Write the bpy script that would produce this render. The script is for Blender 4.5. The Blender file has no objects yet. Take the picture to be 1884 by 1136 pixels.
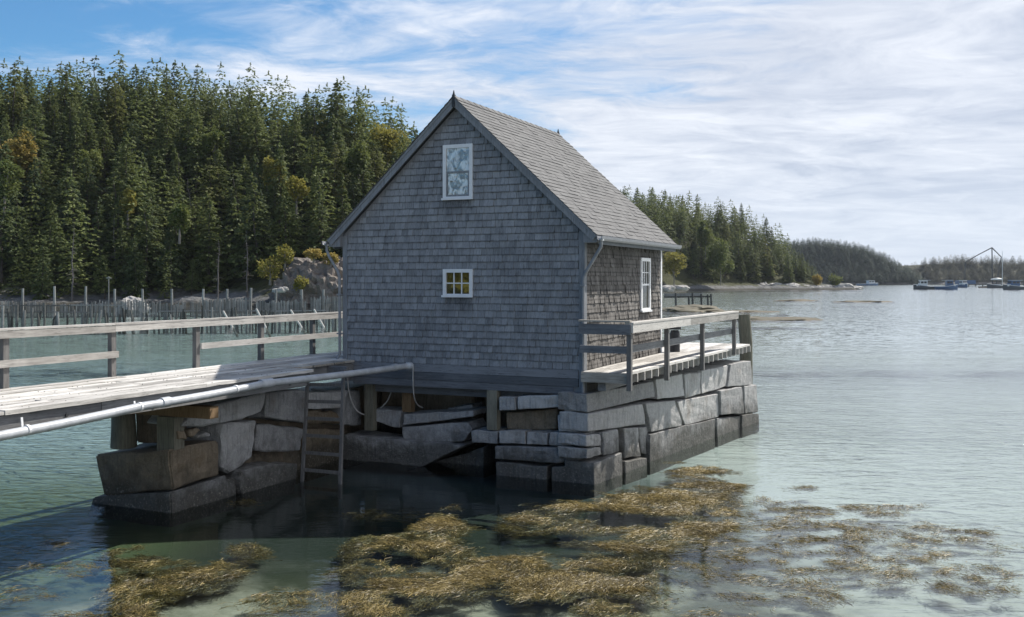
import bpy, bmesh, math, random
import numpy as np
from mathutils import Vector, noise as mnoise

random.seed(7)
RNG = np.random.default_rng(11)
SC = bpy.context.scene
COL = SC.collection

# ------------------------------------------------------------------ camera
FPX, PX0, PY0, EYE = 1838.0, 942.0, 517.0, 3.7      # focal length and principal point in photo pixels, eye height
cam_d = bpy.data.cameras.new('camera')
cam = bpy.data.objects.new('camera', cam_d)
COL.objects.link(cam)
cam.location = (0, 0, EYE)
cam.rotation_euler = (math.pi / 2, 0, 0)
cam_d.sensor_width = 36.0
cam_d.lens = 36.0 * FPX / 1884.0
cam_d.shift_y = -51.0 / 1884.0
cam_d.clip_start = 0.1
cam_d.clip_end = 12000
SC.camera = cam

# ------------------------------------------------------------------ light
SUN_AZ, SUN_EL = math.radians(50), math.radians(47)
sun_d = bpy.data.lights.new('sun', 'SUN')
sun_d.energy = 5.0
sun_d.angle = math.radians(0.55)
sun_d.color = (1.0, 0.95, 0.87)
sun = bpy.data.objects.new('sun', sun_d)
COL.objects.link(sun)
sun.rotation_euler = (math.pi / 2 - SUN_EL, 0, math.pi - SUN_AZ)
sun.location = (60, 50, 90)

SC.view_settings.view_transform = 'Standard'
SC.view_settings.look = 'None'
SC.view_settings.exposure = 0.40
SC.view_settings.gamma = 1.0
SC.view_settings.use_curve_mapping = False
SC.cycles.max_bounces = 8
SC.cycles.transparent_max_bounces = 12
SC.cycles.glossy_bounces = 4
SC.cycles.diffuse_bounces = 3
SC.cycles.sample_clamp_indirect = 6.0
SC.cycles.caustics_reflective = False
SC.cycles.caustics_refractive = False


class NT:
    """small helper round a node tree"""
    def __init__(self, tree):
        self.t = tree
        tree.nodes.clear()

    def n(self, kind, **kw):
        nd = self.t.nodes.new(kind)
        ins = kw.pop('ins', {})
        for k, v in kw.items():
            setattr(nd, k, v)
        for k, v in ins.items():
            self.set(nd, k, v)
        return nd

    def set(self, nd, k, v):
        s = nd.inputs[k]
        if isinstance(v, bpy.types.NodeSocket):
            self.t.links.new(v, s)
        else:
            if s.type == 'RGBA' and len(v) == 3:
                v = (*v, 1)
            s.default_value = v

    def math(self, op, a, b=0.0, clamp=False):
        nd = self.n('ShaderNodeMath', operation=op, use_clamp=clamp)
        self.set(nd, 0, a)
        self.set(nd, 1, b)
        return nd.outputs[0]

    def mix(self, fac, a, b, blend='MIX'):
        nd = self.n('ShaderNodeMix', data_type='RGBA', blend_type=blend)
        self.set(nd, 0, fac)
        self.set(nd, 6, a)
        self.set(nd, 7, b)
        return nd.outputs[2]

    def mapr(self, v, a, b, c=0.0, d=1.0, smooth=False):
        nd = self.n('ShaderNodeMapRange', interpolation_type='SMOOTHSTEP' if smooth else 'LINEAR')
        self.set(nd, 0, v)
        self.set(nd, 1, a)
        self.set(nd, 2, b)
        self.set(nd, 3, c)
        self.set(nd, 4, d)
        return nd.outputs[0]

    def noise(self, vec, scale, detail=4, rough=0.55, dist=0.0):
        nd = self.n('ShaderNodeTexNoise')
        self.set(nd, 'Vector', vec)
        self.set(nd, 'Scale', scale)
        self.set(nd, 'Detail', detail)
        self.set(nd, 'Roughness', rough)
        self.set(nd, 'Distortion', dist)
        return nd.outputs[0]

    def mapping(self, vec, loc=(0, 0, 0), rot=(0, 0, 0), scale=(1, 1, 1)):
        nd = self.n('ShaderNodeMapping')
        self.set(nd, 'Vector', vec)
        self.set(nd, 'Location', loc)
        self.set(nd, 'Rotation', rot)
        self.set(nd, 'Scale', scale)
        return nd.outputs[0]


# ------------------------------------------------------------------ world: clear sky with thin high cloud all round
world = bpy.data.worlds.new('World')
SC.world = world
world.use_nodes = True
w = NT(world.node_tree)
sky = w.n('ShaderNodeTexSky', sky_type='NISHITA', sun_disc=False, sun_elevation=SUN_EL, sun_rotation=SUN_AZ,
          altitude=0.0, air_density=1.0, dust_density=0.2, ozone_density=3.0)
tc = w.n('ShaderNodeTexCoord')
sep = w.n('ShaderNodeSeparateXYZ', ins={0: tc.outputs['Generated']})
zz = w.math('MAXIMUM', sep.outputs[2], 0.0)
inv = w.math('DIVIDE', 1.0, w.math('ADD', zz, 0.10))
cx_ = w.math('MULTIPLY', sep.outputs[0], inv)
cy_ = w.math('MULTIPLY', sep.outputs[1], inv)
cmb = w.n('ShaderNodeCombineXYZ', ins={0: cx_, 1: cy_, 2: 0.0})
pl = cmb.outputs[0]
# streaky cirrus: one wide sheet, one combed layer, one fine layer
warp = w.noise(w.mapping(pl, loc=(4, 4, 0), scale=(0.5, 0.5, 1)), 1.0, 4, 0.6)
wv = w.n('ShaderNodeVectorMath', operation='ADD', ins={0: pl, 1: w.n('ShaderNodeCombineXYZ', ins={0: w.math('MULTIPLY', warp, 0.9), 1: w.math('MULTIPLY', warp, -0.6), 2: 0.0}).outputs[0]}).outputs[0]
n1 = w.noise(w.mapping(wv, loc=(3.1, 1.7, 0), rot=(0, 0, math.radians(-30)), scale=(0.30, 0.50, 1)), 1.0, 5, 0.55, 0.3)
n2 = w.noise(w.mapping(wv, loc=(0.4, 5.2, 2), rot=(0, 0, math.radians(-38)), scale=(0.9, 1.35, 1)), 1.0, 8, 0.60, 0.8)
n3 = w.noise(w.mapping(wv, loc=(8.4, 1.2, 5), rot=(0, 0, math.radians(-52)), scale=(3.0, 4.6, 1)), 1.0, 8, 0.68, 0.7)
cov = w.math('ADD', w.math('MULTIPLY', n1, 0.80), w.math('MULTIPLY', n2, 0.62))
cov = w.math('ADD', cov, w.math('MULTIPLY', n3, 0.34))
cov = w.math('ADD', cov, w.math('ADD', w.math('MULTIPLY', sep.outputs[0], 0.62), 0.06))     # the sheet thickens towards the sun's side
cov = w.math('SUBTRACT', cov, w.math('MULTIPLY', zz, 0.30))
cloud = w.mapr(cov, 0.60, 0.93, 0.0, 1.0, True)
cloud = w.math('MAXIMUM', cloud, w.mapr(zz, 0.0, 0.16, 0.85, 0.0, True))
shade = w.math('ADD', w.math('MULTIPLY', n2, 0.6), w.math('MULTIPLY', n3, 0.4))
ccol = w.mix(w.mapr(shade, 0.38, 0.60, 0.0, 1.0), (4.4, 4.85, 5.8), (7.1, 7.35, 7.9))
ccol = w.mix(w.mapr(zz, 0.0, 0.14, 0.75, 0.0, True), ccol, (5.5, 6.0, 7.0))
skyc = w.mix(1.0, sky.outputs[0], (0.50, 0.80, 0.96), 'MULTIPLY')
final = w.mix(w.math('MULTIPLY', cloud, 0.95), skyc, ccol)
bg = w.n('ShaderNodeBackground', ins={'Color': final, 'Strength': 0.1})
wo = w.n('ShaderNodeOutputWorld', ins={'Surface': bg.outputs[0]})

# ------------------------------------------------------------------ geometry helpers
ANG = math.radians(24.5)
CA, SA = math.cos(ANG), math.sin(ANG)
RX, RY = 1.332, 18.4                     # the house corner nearest the camera: origin of the house frame


def H2W(x, y, z=0.0):
    return (RX + x * CA + y * SA, RY - x * SA + y * CA, z)


def W2H(x, y, z=0.0):
    a, b = x - RX, y - RY
    return (a * CA - b * SA, a * SA + b * CA, z)


CH = W2H(0, 0, EYE)


def at(px, py, Y):
    return ((px - PX0) / FPX * Y, Y, EYE - (py - PY0) / FPX * Y)


def onz(px, py, z=0.0):
    Y = (EYE - z) * FPX / (py - PY0)
    return at(px, py, Y)


def rayH(px, py):
    dx, dz = (px - PX0) / FPX, -(py - PY0) / FPX
    return (dx * CA - SA, dx * SA + CA, dz)


def hplane(px, py, P, N):
    d = rayH(px, py)
    t = sum((P[i] - CH[i]) * N[i] for i in range(3)) / sum(d[i] * N[i] for i in range(3))
    return tuple(CH[i] + t * d[i] for i in range(3))


def hx(px, py, X):
    return hplane(px, py, (X, 0, 0), (1, 0, 0))


def hy(px, py, Y):
    return hplane(px, py, (0, Y, 0), (0, 1, 0))


BASE = {}


def thing(name, label, cat, base=(0, 0, 0), frame='W', group=None):
    o = bpy.data.objects.new(name, None)
    o.empty_display_size = 0.3
    COL.objects.link(o)
    if frame == 'H':
        o.location = H2W(*base)
        o.rotation_euler = (0, 0, -ANG)
    else:
        o.location = base
    o['label'] = label
    o['category'] = cat
    if group:
        o['group'] = group
    BASE[o.name] = base
    return o


def base_of(o):
    while o.parent:
        o = o.parent
    return BASE.get(o.name, (0, 0, 0))


def quad_mesh(name, V, nq, idx, mat, tone):
    """large quad mesh straight from arrays: V (n,3), idx (nq,4)"""
    me = bpy.data.meshes.new(name)
    me.vertices.add(len(V))
    me.vertices.foreach_set('co', V.astype(np.float32).ravel())
    me.loops.add(nq * 4)
    me.loops.foreach_set('vertex_index', idx.astype(np.int32).ravel())
    me.polygons.add(nq)
    me.polygons.foreach_set('loop_start', np.arange(nq, dtype=np.int32) * 4)
    me.update(calc_edges=True)
    me.materials.append(mat)
    at_ = me.attributes.new('tone', 'FLOAT', 'FACE')
    at_.data.foreach_set('value', np.asarray(tone, dtype=np.float32))
    return me


def raw_mesh(name, V, F, mat, tone=None, smooth=False):
    me = bpy.data.meshes.new(name)
    me.from_pydata([tuple(v) for v in V] if not isinstance(V, np.ndarray) else V.tolist(), [], F)
    if mat:
        me.materials.append(mat)
    if tone is not None:
        a = me.attributes.new('tone', 'FLOAT', 'FACE')
        a.data.foreach_set('value', np.asarray(tone, dtype=np.float32))
    if smooth:
        me.polygons.foreach_set('use_smooth', [True] * len(me.polygons))
    return me


def mk(name, V, F, mat, parent=None, tone=None, smooth=False, kind=None):
    V = np.asarray(V, dtype=float)
    if parent is not None:
        V = V - np.array(base_of(parent))
    me = raw_mesh(name, V, F, mat, tone, smooth)
    o = bpy.data.objects.new(name, me)
    COL.objects.link(o)
    if parent is not None:
        o.parent = parent
    if kind:
        o['kind'] = kind
    return o


def tagged(o, label, cat, group=None):
    o['label'] = label
    o['category'] = cat
    if group:
        o['group'] = group
    return o


class MB:
    """collects simple solids into one mesh"""
    def __init__(self):
        self.V, self.F, self.T = [], [], []

    def add(self, V, F, tone=0.5):
        k = len(self.V)
        self.V += [tuple(v) for v in V]
        self.F += [tuple(i + k for i in f) for f in F]
        self.T += [tone] * len(F)
        return self

    def hexa(self, p, tone=0.5):
        """8 corners: bottom ring 0-3, top ring 4-7 (same order)"""
        return self.add(p, [(3, 2, 1, 0), (4, 5, 6, 7), (0, 1, 5, 4), (1, 2, 6, 5), (2, 3, 7, 6), (3, 0, 4, 7)], tone)

    def box(self, x0, x1, y0, y1, z0, z1, tone=0.5):
        return self.hexa([(x0, y0, z0), (x1, y0, z0), (x1, y1, z0), (x0, y1, z0),
                          (x0, y0, z1), (x1, y0, z1), (x1, y1, z1), (x0, y1, z1)], tone)

    def bar(self, a, b, wd, ht, up=(0, 0, 1), tone=0.5):
        """rectangular bar from a to b, wd across, ht along up"""
        a, b, up = Vector(a), Vector(b), Vector(up)
        d = (b - a).normalized()
        s = d.cross(up).normalized()
        u = s.cross(d).normalized()
        P = []
        for c in (a, b):
            P.append([c - s * wd / 2 - u * ht / 2, c + s * wd / 2 - u * ht / 2, c + s * wd / 2 + u * ht / 2, c - s * wd / 2 + u * ht / 2])
        return self.hexa([*P[0], *P[1]], tone)

    def tube(self, pts, r, n=10, cap=True, tone=0.5):
        pts = [Vector(p) for p in pts]
        rs = r if isinstance(r, (list, tuple)) else [r] * len(pts)
        V, F = [], []
        ref = None
        for i, p in enumerate(pts):
            d = (pts[min(i + 1, len(pts) - 1)] - pts[max(i - 1, 0)]).normalized()
            if ref is None:
                ref = Vector((0, 0, 1)) if abs(d.z) < 0.9 else Vector((1, 0, 0))
            s = d.cross(ref).normalized()
            u = s.cross(d).normalized()
            ref = u
            for k in range(n):
                a = 2 * math.pi * k / n
                V.append(p + s * math.cos(a) * rs[i] + u * math.sin(a) * rs[i])
        for i in range(len(pts) - 1):
            for k in range(n):
                F.append((i * n + k, i * n + (k + 1) % n, (i + 1) * n + (k + 1) % n, (i + 1) * n + k))
        if cap:
            F.append(tuple(range(n))[::-1])
            F.append(tuple((len(pts) - 1) * n + k for k in range(n)))
        return self.add(V, F, tone)

    def build(self, name, mat, parent=None, smooth=False, kind=None):
        o = mk(name, self.V, self.F, mat, parent, self.T, smooth, kind)
        return o


def smooth_by_angle(o, ang=40):
    me = o.data
    me.polygons.foreach_set('use_smooth', [True] * len(me.polygons))
    bm = bmesh.new()
    bm.from_mesh(me)
    for e in bm.edges:
        e.smooth = not (len(e.link_faces) == 2 and e.calc_face_angle(0) > math.radians(ang))
    bm.to_mesh(me)
    bm.free()


def plank(name, parent, mat, x0, x1, y0, y1, z0, z1, axis='y', n=8, wob=0.006):
    """a weathered board in the parent's frame: long box with slightly uneven edges"""
    L0, L1 = (y0, y1) if axis == 'y' else (x0, x1)
    V, F = [], []
    tw = random.uniform(-wob, wob)
    for i in range(n + 1):
        t = i / n
        l = L0 + (L1 - L0) * t
        dz = random.uniform(-wob, wob) * 0.6 + tw * (t - 0.5)
        e = random.uniform(-wob, wob) * 0.5
        if axis == 'y':
            V += [(x0 + e, l, z0 + dz), (x1 + e, l, z0 + dz), (x1 + e, l, z1 + dz), (x0 + e, l, z1 + dz)]
        else:
            V += [(l, y1 + e, z0 + dz), (l, y0 + e, z0 + dz), (l, y0 + e, z1 + dz), (l, y1 + e, z1 + dz)]
    for i in range(n):
        for k in range(4):
            F.append((4 * i + k, 4 * i + (k + 1) % 4, 4 * i + 4 + (k + 1) % 4, 4 * i + 4 + k))
    F += [(3, 2, 1, 0), tuple(4 * n + k for k in range(4))]
    t = random.random()
    o = mk(name, V, F, mat, parent, [t] * len(F))
    return o


# ------------------------------------------------------------------ materials
def new_mat(name):
    m = bpy.data.materials.new(name)
    m.use_nodes = True
    return m, NT(m.node_tree)


def finish(nt, col, rough=0.7, normal=None, spec=0.3, metal=0.0, disp=None):
    b = nt.n('ShaderNodeBsdfPrincipled')
    nt.set(b, 'Base Color', col)
    nt.set(b, 'Roughness', rough)
    nt.set(b, 'Specular IOR Level', spec)
    nt.set(b, 'Metallic', metal)
    if normal is not None:
        nt.set(b, 'Normal', normal)
    nt.n('ShaderNodeOutputMaterial', ins={'Surface': b.outputs[0]})
    return b


def bump(nt, h, strength=0.5, dist=0.01, normal=None):
    b = nt.n('ShaderNodeBump')
    nt.set(b, 'Height', h)
    nt.set(b, 'Strength', strength)
    nt.set(b, 'Distance', dist)
    if normal is not None:
        nt.set(b, 'Normal', normal)
    return b.outputs[0]


def mat_wood(name, c0, c1, axis='y', rough=0.8, stain=0.35, spots=True):
    """weathered wood, grain along an axis of the parent frame"""
    m, nt = new_mat(name)
    oc = nt.n('ShaderNodeTexCoord').outputs['Object']
    sc = {'x': (0.5, 7, 7), 'y': (7, 0.5, 7), 'z': (7, 7, 0.5)}[axis]
    g = nt.noise(nt.mapping(oc, scale=sc), 5.0, 6, 0.65, 0.4)
    big = nt.noise(oc, 1.3, 4, 0.6)
    ton = nt.n('ShaderNodeAttribute', attribute_name='tone').outputs['Fac']
    f = nt.math('ADD', nt.math('MULTIPLY', g, 0.75), nt.math('MULTIPLY', ton, 0.42))
    f = nt.math('ADD', f, nt.math('MULTIPLY', nt.math('SUBTRACT', big, 0.5), stain * 1.6))
    f = nt.mapr(f, 0.36, 0.86)
    col = nt.mix(f, c0, c1)
    if spots:
        sp = nt.noise(nt.mapping(oc, scale=tuple(s * 1.6 for s in sc)), 6.0, 3, 0.7)
        col = nt.mix(nt.mapr(sp, 0.58, 0.70, 0.0, 0.75), col, tuple(x * 0.35 for x in c0))
    finish(nt, col, rough, bump(nt, g, 0.55, 0.008), 0.25)
    return m


def mat_shingle(name, c0, c1, stain, expo, drips=()):
    m, nt = new_mat(name)
    oc = nt.n('ShaderNodeTexCoord').outputs['Object']
    ton = nt.n('ShaderNodeAttribute', attribute_name='tone').outputs['Fac']
    g = nt.noise(nt.mapping(oc, scale=(30, 30, 1.2)), 2.4, 6, 0.75)
    big = nt.noise(nt.mapping(oc, scale=(1, 1, 0.6)), 0.9, 5, 0.62)
    f = nt.math('ADD', nt.math('MULTIPLY', g, 0.95), nt.math('MULTIPLY', ton, 0.27))
    f = nt.math('ADD', f, nt.math('MULTIPLY', nt.math('SUBTRACT', big, 0.5), 0.6))
    col = nt.mix(nt.mapr(f, 0.32, 0.92), c0, c1)
    st = nt.noise(nt.mapping(oc, scale=(9, 9, 2.2)), 1.5, 5, 0.7)
    col = nt.mix(nt.mapr(st, 0.56, 0.74, 0.0, 0.75), col, stain)
    sxyz = nt.n('ShaderNodeSeparateXYZ', ins={0: oc})
    zl = sxyz.outputs[2]
    if drips:                                                            # run marks below the window sills
        ax = nt.math('ABSOLUTE', nt.math('SUBTRACT', sxyz.outputs[0], 0.02))
        inx = nt.mapr(ax, 0.26, 0.36, 1.0, 0.0)
        for zs in drips:
            dz = nt.math('SUBTRACT', zs, zl)
            run = nt.math('MULTIPLY', nt.mapr(dz, 0.0, 0.45, 1.0, 0.0), nt.mapr(dz, -0.01, 0.0, 0.0, 1.0))
            run = nt.math('MULTIPLY', nt.math('MULTIPLY', run, inx), nt.mapr(g, 0.38, 0.6, 0.1, 0.95))
            col = nt.mix(run, col, tuple(x * 0.5 for x in stain))
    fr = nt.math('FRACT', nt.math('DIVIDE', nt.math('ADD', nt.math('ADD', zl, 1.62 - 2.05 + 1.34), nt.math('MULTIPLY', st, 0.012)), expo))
    shade_wear = nt.math('MULTIPLY', nt.mapr(fr, 0.04, 0.24, 1.0, 0.0), nt.mapr(st, 0.34, 0.6, 0.25, 0.75))      # course shadow lines painted in, together with stained butt ends
    col = nt.mix(shade_wear, col, stain)
    finish(nt, col, 0.85, bump(nt, g, 0.5, 0.006), 0.2)
    return m


def mat_roof():
    m, nt = new_mat('roof_shingle_grey')
    oc = nt.n('ShaderNodeTexCoord').outputs['Object']
    ton = nt.n('ShaderNodeAttribute', attribute_name='tone').outputs['Fac']
    g = nt.noise(oc, 60, 3, 0.7)
    big = nt.noise(oc, 1.1, 5, 0.6)
    f = nt.math('ADD', nt.math('MULTIPLY', g, 0.3), nt.math('MULTIPLY', ton, 0.34))
    f = nt.math('ADD', f, nt.math('MULTIPLY', big, 0.4))
    col = nt.mix(nt.mapr(f, 0.25, 0.95), (0.085, 0.085, 0.088), (0.165, 0.165, 0.166))
    finish(nt, col, 0.8, bump(nt, g, 0.4, 0.004), 0.3)
    return m


def mat_granite(name, light, dark, tide=True, warm=0.3):
    m, nt = new_mat(name)
    geo = nt.n('ShaderNodeNewGeometry')
    oc = nt.n('ShaderNodeTexCoord').outputs['Object']
    ton = nt.n('ShaderNodeAttribute', attribute_name='tone').outputs['Fac']
    sp = nt.noise(oc, 30, 5, 0.9)
    mid = nt.noise(oc, 5, 6, 0.65)
    streak = nt.noise(nt.mapping(oc, scale=(9, 9, 0.8)), 2.0, 5, 0.65)
    f = nt.math('ADD', nt.math('MULTIPLY', sp, 0.75), nt.math('MULTIPLY', mid, 0.45))
    f = nt.math('ADD', f, nt.math('MULTIPLY', ton, 0.3))
    col = nt.mix(nt.mapr(f, 0.48, 0.92), dark, light)
    col = nt.mix(nt.mapr(streak, 0.52, 0.72, 0.0, 0.55), col, tuple(x * 0.45 for x in dark))
    rust = nt.noise(oc, 1.7, 4, 0.6)
    col = nt.mix(nt.mapr(rust, 0.55, 0.75, 0.0, warm), col, (0.17, 0.115, 0.06))
    h = nt.math('ADD', nt.math('MULTIPLY', mid, 1.0), nt.math('MULTIPLY', sp, 0.25))
    h = nt.math('ADD', h, nt.math('MULTIPLY', streak, 0.5))
    if tide:
        z = nt.n('ShaderNodeSeparateXYZ', ins={0: geo.outputs['Position']}).outputs[2]
        lo_ = nt.noise(oc, 1.1, 3, 0.6)
        zn = nt.math('ADD', z, nt.math('ADD', nt.math('MULTIPLY', nt.math('SUBTRACT', mid, 0.5), 0.7), nt.math('MULTIPLY', nt.math('SUBTRACT', lo_, 0.5), 1.3)))
        zn = nt.math('ADD', zn, nt.math('MULTIPLY', nt.math('SUBTRACT', streak, 0.5), 0.5))
        col = nt.mix(nt.mapr(zn, 0.15, 0.85, 0.80, 0.0, True), col, (0.036, 0.034, 0.026))
        barn = nt.noise(oc, 24, 4, 0.75)
        bm_ = nt.math('MULTIPLY', nt.mapr(barn, 0.55, 0.66), nt.mapr(zn, 0.1, 0.5, 0.75, 0.0))
        col = nt.mix(bm_, col, (0.30, 0.28, 0.24))
    finish(nt, col, 0.75, bump(nt, h, 1.0, 0.05), 0.3)
    return m


def mat_plain(name, col, rough=0.5, var=0.15, spec=0.4, scale=8, metal=0.0):
    m, nt = new_mat(name)
    oc = nt.n('ShaderNodeTexCoord').outputs['Object']
    n_ = nt.noise(oc, scale, 5, 0.65)
    c = nt.mix(nt.mapr(n_, 0.3, 0.7), tuple(x * (1 - var) for x in col), tuple(min(1, x * (1 + var)) for x in col))
    finish(nt, c, rough, bump(nt, n_, 0.12, 0.004), spec, metal)
    return m


def mat_leaf(name, c0, c1, trans=0.35, objvar=0.5):
    """foliage: colour varies per tuft and per tree; part of the light passes through"""
    m, nt = new_mat(name)
    ton = nt.n('ShaderNodeAttribute', attribute_name='tone').outputs['Fac']
    rnd = nt.n('ShaderNodeObjectInfo').outputs['Random']
    f = nt.math('ADD', nt.math('MULTIPLY', ton, 1 - objvar), nt.math('MULTIPLY', rnd, objvar))
    col = nt.mix(f, c0, c1)
    if objvar > 0.3:                                                     # trees differ in hue: blue green, grey green, yellow green
        r2 = nt.math('FRACT', nt.math('MULTIPLY', rnd, 17.3))
        col = nt.mix(nt.mapr(r2, 0.0, 0.35, 0.55, 0.0), col, (0.035, 0.07, 0.05))
        col = nt.mix(nt.mapr(r2, 0.80, 1.0, 0.0, 0.55), col, (0.20, 0.17, 0.045))
    d = nt.n('ShaderNodeBsdfPrincipled', ins={'Base Color': col, 'Roughness': 0.65, 'Specular IOR Level': 0.25})
    t = nt.n('ShaderNodeBsdfTranslucent', ins={'Color': nt.mix(0.5, col, c1)})
    mx = nt.n('ShaderNodeMixShader', ins={0: trans, 1: d.outputs[0], 2: t.outputs[0]})
    nt.n('ShaderNodeOutputMaterial', ins={'Surface': mx.outputs[0]})
    return m


M = {}
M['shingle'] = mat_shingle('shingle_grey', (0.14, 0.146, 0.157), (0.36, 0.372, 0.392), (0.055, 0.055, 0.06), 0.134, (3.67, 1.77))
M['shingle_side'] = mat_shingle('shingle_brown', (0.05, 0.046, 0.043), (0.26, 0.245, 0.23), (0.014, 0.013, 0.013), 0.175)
M['roof'] = mat_roof()
M['trim'] = mat_wood('trim_grey', (0.15, 0.16, 0.175), (0.29, 0.305, 0.325), 'z')
M['trim_x'] = mat_wood('skirt_board', (0.10, 0.108, 0.12), (0.24, 0.25, 0.27), 'x')
M['deck'] = mat_wood('deck_silver', (0.27, 0.255, 0.235), (0.70, 0.675, 0.635), 'y')
M['deck_x'] = mat_wood('deck_cross', (0.24, 0.22, 0.19), (0.52, 0.49, 0.44), 'x')
M['rail'] = mat_wood('rail_silver', (0.29, 0.275, 0.255), (0.61, 0.585, 0.55), 'y')
M['post'] = mat_wood('post_grey', (0.10, 0.10, 0.10), (0.24, 0.23, 0.22), 'z')
M['beam'] = mat_wood('beam_grey', (0.12, 0.12, 0.125), (0.28, 0.28, 0.28), 'y')
M['old_post'] = mat_wood('old_post', (0.11, 0.105, 0.08), (0.30, 0.28, 0.22), 'z')
M['raw_post'] = mat_wood('raw_post', (0.16, 0.10, 0.05), (0.32, 0.22, 0.13), 'z')
M['pile'] = mat_wood('pile_green', (0.07, 0.07, 0.05), (0.20, 0.19, 0.15), 'z')
M['stake'] = mat_wood('stake_grey', (0.10, 0.10, 0.095), (0.34, 0.34, 0.33), 'z')
M['stake_dark'] = mat_wood('stake_dark', (0.035, 0.035, 0.033), (0.14, 0.14, 0.13), 'z')
M['granite'] = mat_granite('granite_grey', (0.52, 0.51, 0.495), (0.19, 0.192, 0.197), True, 0.45)
M['granite_brown'] = mat_granite('granite_brown', (0.34, 0.275, 0.20), (0.12, 0.095, 0.065), True, 0.8)
M['shore_rock'] = mat_granite('shore_rock', (0.46, 0.44, 0.41), (0.17, 0.165, 0.16), False, 0.5)
M['ledge'] = mat_granite('ledge_rock', (0.16, 0.145, 0.10), (0.06, 0.05, 0.03), False, 0.9)
M['white'] = mat_plain('white_paint', (0.74, 0.75, 0.76), 0.45, 0.06)
M['pipe'] = mat_plain('pipe_grey', (0.42, 0.44, 0.465), 0.4, 0.22, 0.5, 5)
M['gutter'] = mat_plain('gutter_metal', (0.22, 0.23, 0.245), 0.4, 0.15, 0.5)
M['dark_metal'] = mat_plain('dark_metal', (0.035, 0.037, 0.04), 0.5, 0.3)
M['rope'] = mat_plain('hose_pale', (0.45, 0.44, 0.42), 0.6, 0.2)
M['bark'] = mat_plain('bark', (0.085, 0.07, 0.058), 0.9, 0.4)
M['bark_dead'] = mat_plain('bark_dead', (0.12, 0.11, 0.105), 0.9, 0.3)
M['bark_pale'] = mat_plain('bark_pale', (0.22, 0.20, 0.18), 0.9, 0.3)
M['spruce'] = mat_leaf('spruce_needles', (0.018, 0.042, 0.022), (0.205, 0.235, 0.068), 0.36, 0.40)
M['spruce_far'] = mat_leaf('spruce_needles_far', (0.012, 0.030, 0.022), (0.045, 0.080, 0.040), 0.2, 0.1)
M['leaf_gold'] = mat_leaf('leaf_gold', (0.20, 0.155, 0.035), (0.47, 0.36, 0.10), 0.35, 0.1)
M['leaf_green'] = mat_leaf('leaf_green', (0.05, 0.085, 0.02), (0.20, 0.22, 0.06), 0.35, 0.1)
M['leaf_yellow'] = mat_leaf('leaf_yellow', (0.12, 0.12, 0.02), (0.36, 0.32, 0.07), 0.35, 0.1)
M['leaf_brown'] = mat_leaf('leaf_brown', (0.025, 0.035, 0.02), (0.11, 0.105, 0.05), 0.2, 0.1)
M['weed'] = mat_leaf('rockweed', (0.04, 0.032, 0.011), (0.36, 0.275, 0.10), 0.15, 0.0)
for nd in M['weed'].node_tree.nodes:
    if nd.type == 'BSDF_PRINCIPLED':
        nd.inputs['Roughness'].default_value = 0.48
        nd.inputs['Specular IOR Level'].default_value = 0.4


def mat_pane(name, col, wavy):
    m, nt = new_mat(name)
    oc = nt.n('ShaderNodeTexCoord').outputs['Object']
    n_ = nt.noise(oc, 5.5 if wavy else 3, 3 if wavy else 2, 0.55, 2.2 if wavy else 0.2)
    nrm = bump(nt, n_, 0.4 if wavy else 0.15, 0.02 if wavy else 0.01)
    g = nt.n('ShaderNodeBsdfGlossy', ins={'Color': (0.9, 0.92, 0.95), 'Roughness': 0.03, 'Normal': nrm})
    if wavy:                                                             # a lace curtain hangs behind this glass
        lace = nt.noise(nt.mapping(oc, scale=(1, 1, 0.6)), 6.5, 3, 0.5, 2.0)
        col = nt.mix(nt.mapr(lace, 0.42, 0.60), col, (0.62, 0.62, 0.60))
    d = nt.n('ShaderNodeBsdfDiffuse', ins={'Color': col})
    fr = nt.n('ShaderNodeFresnel', ins={'IOR': 1.6, 'Normal': nrm})
    mx = nt.n('ShaderNodeMixShader', ins={0: nt.math('MAXIMUM', fr.outputs[0], 0.18 if wavy else 0.25), 1: d.outputs[0], 2: g.outputs[0]})
    nt.n('ShaderNodeOutputMaterial', ins={'Surface': mx.outputs[0]})
    return m


M['pane_film'] = mat_pane('pane_film', (0.10, 0.10, 0.09), True)
M['pane'] = mat_pane('pane_glass', (0.05, 0.045, 0.02), False)


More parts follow.
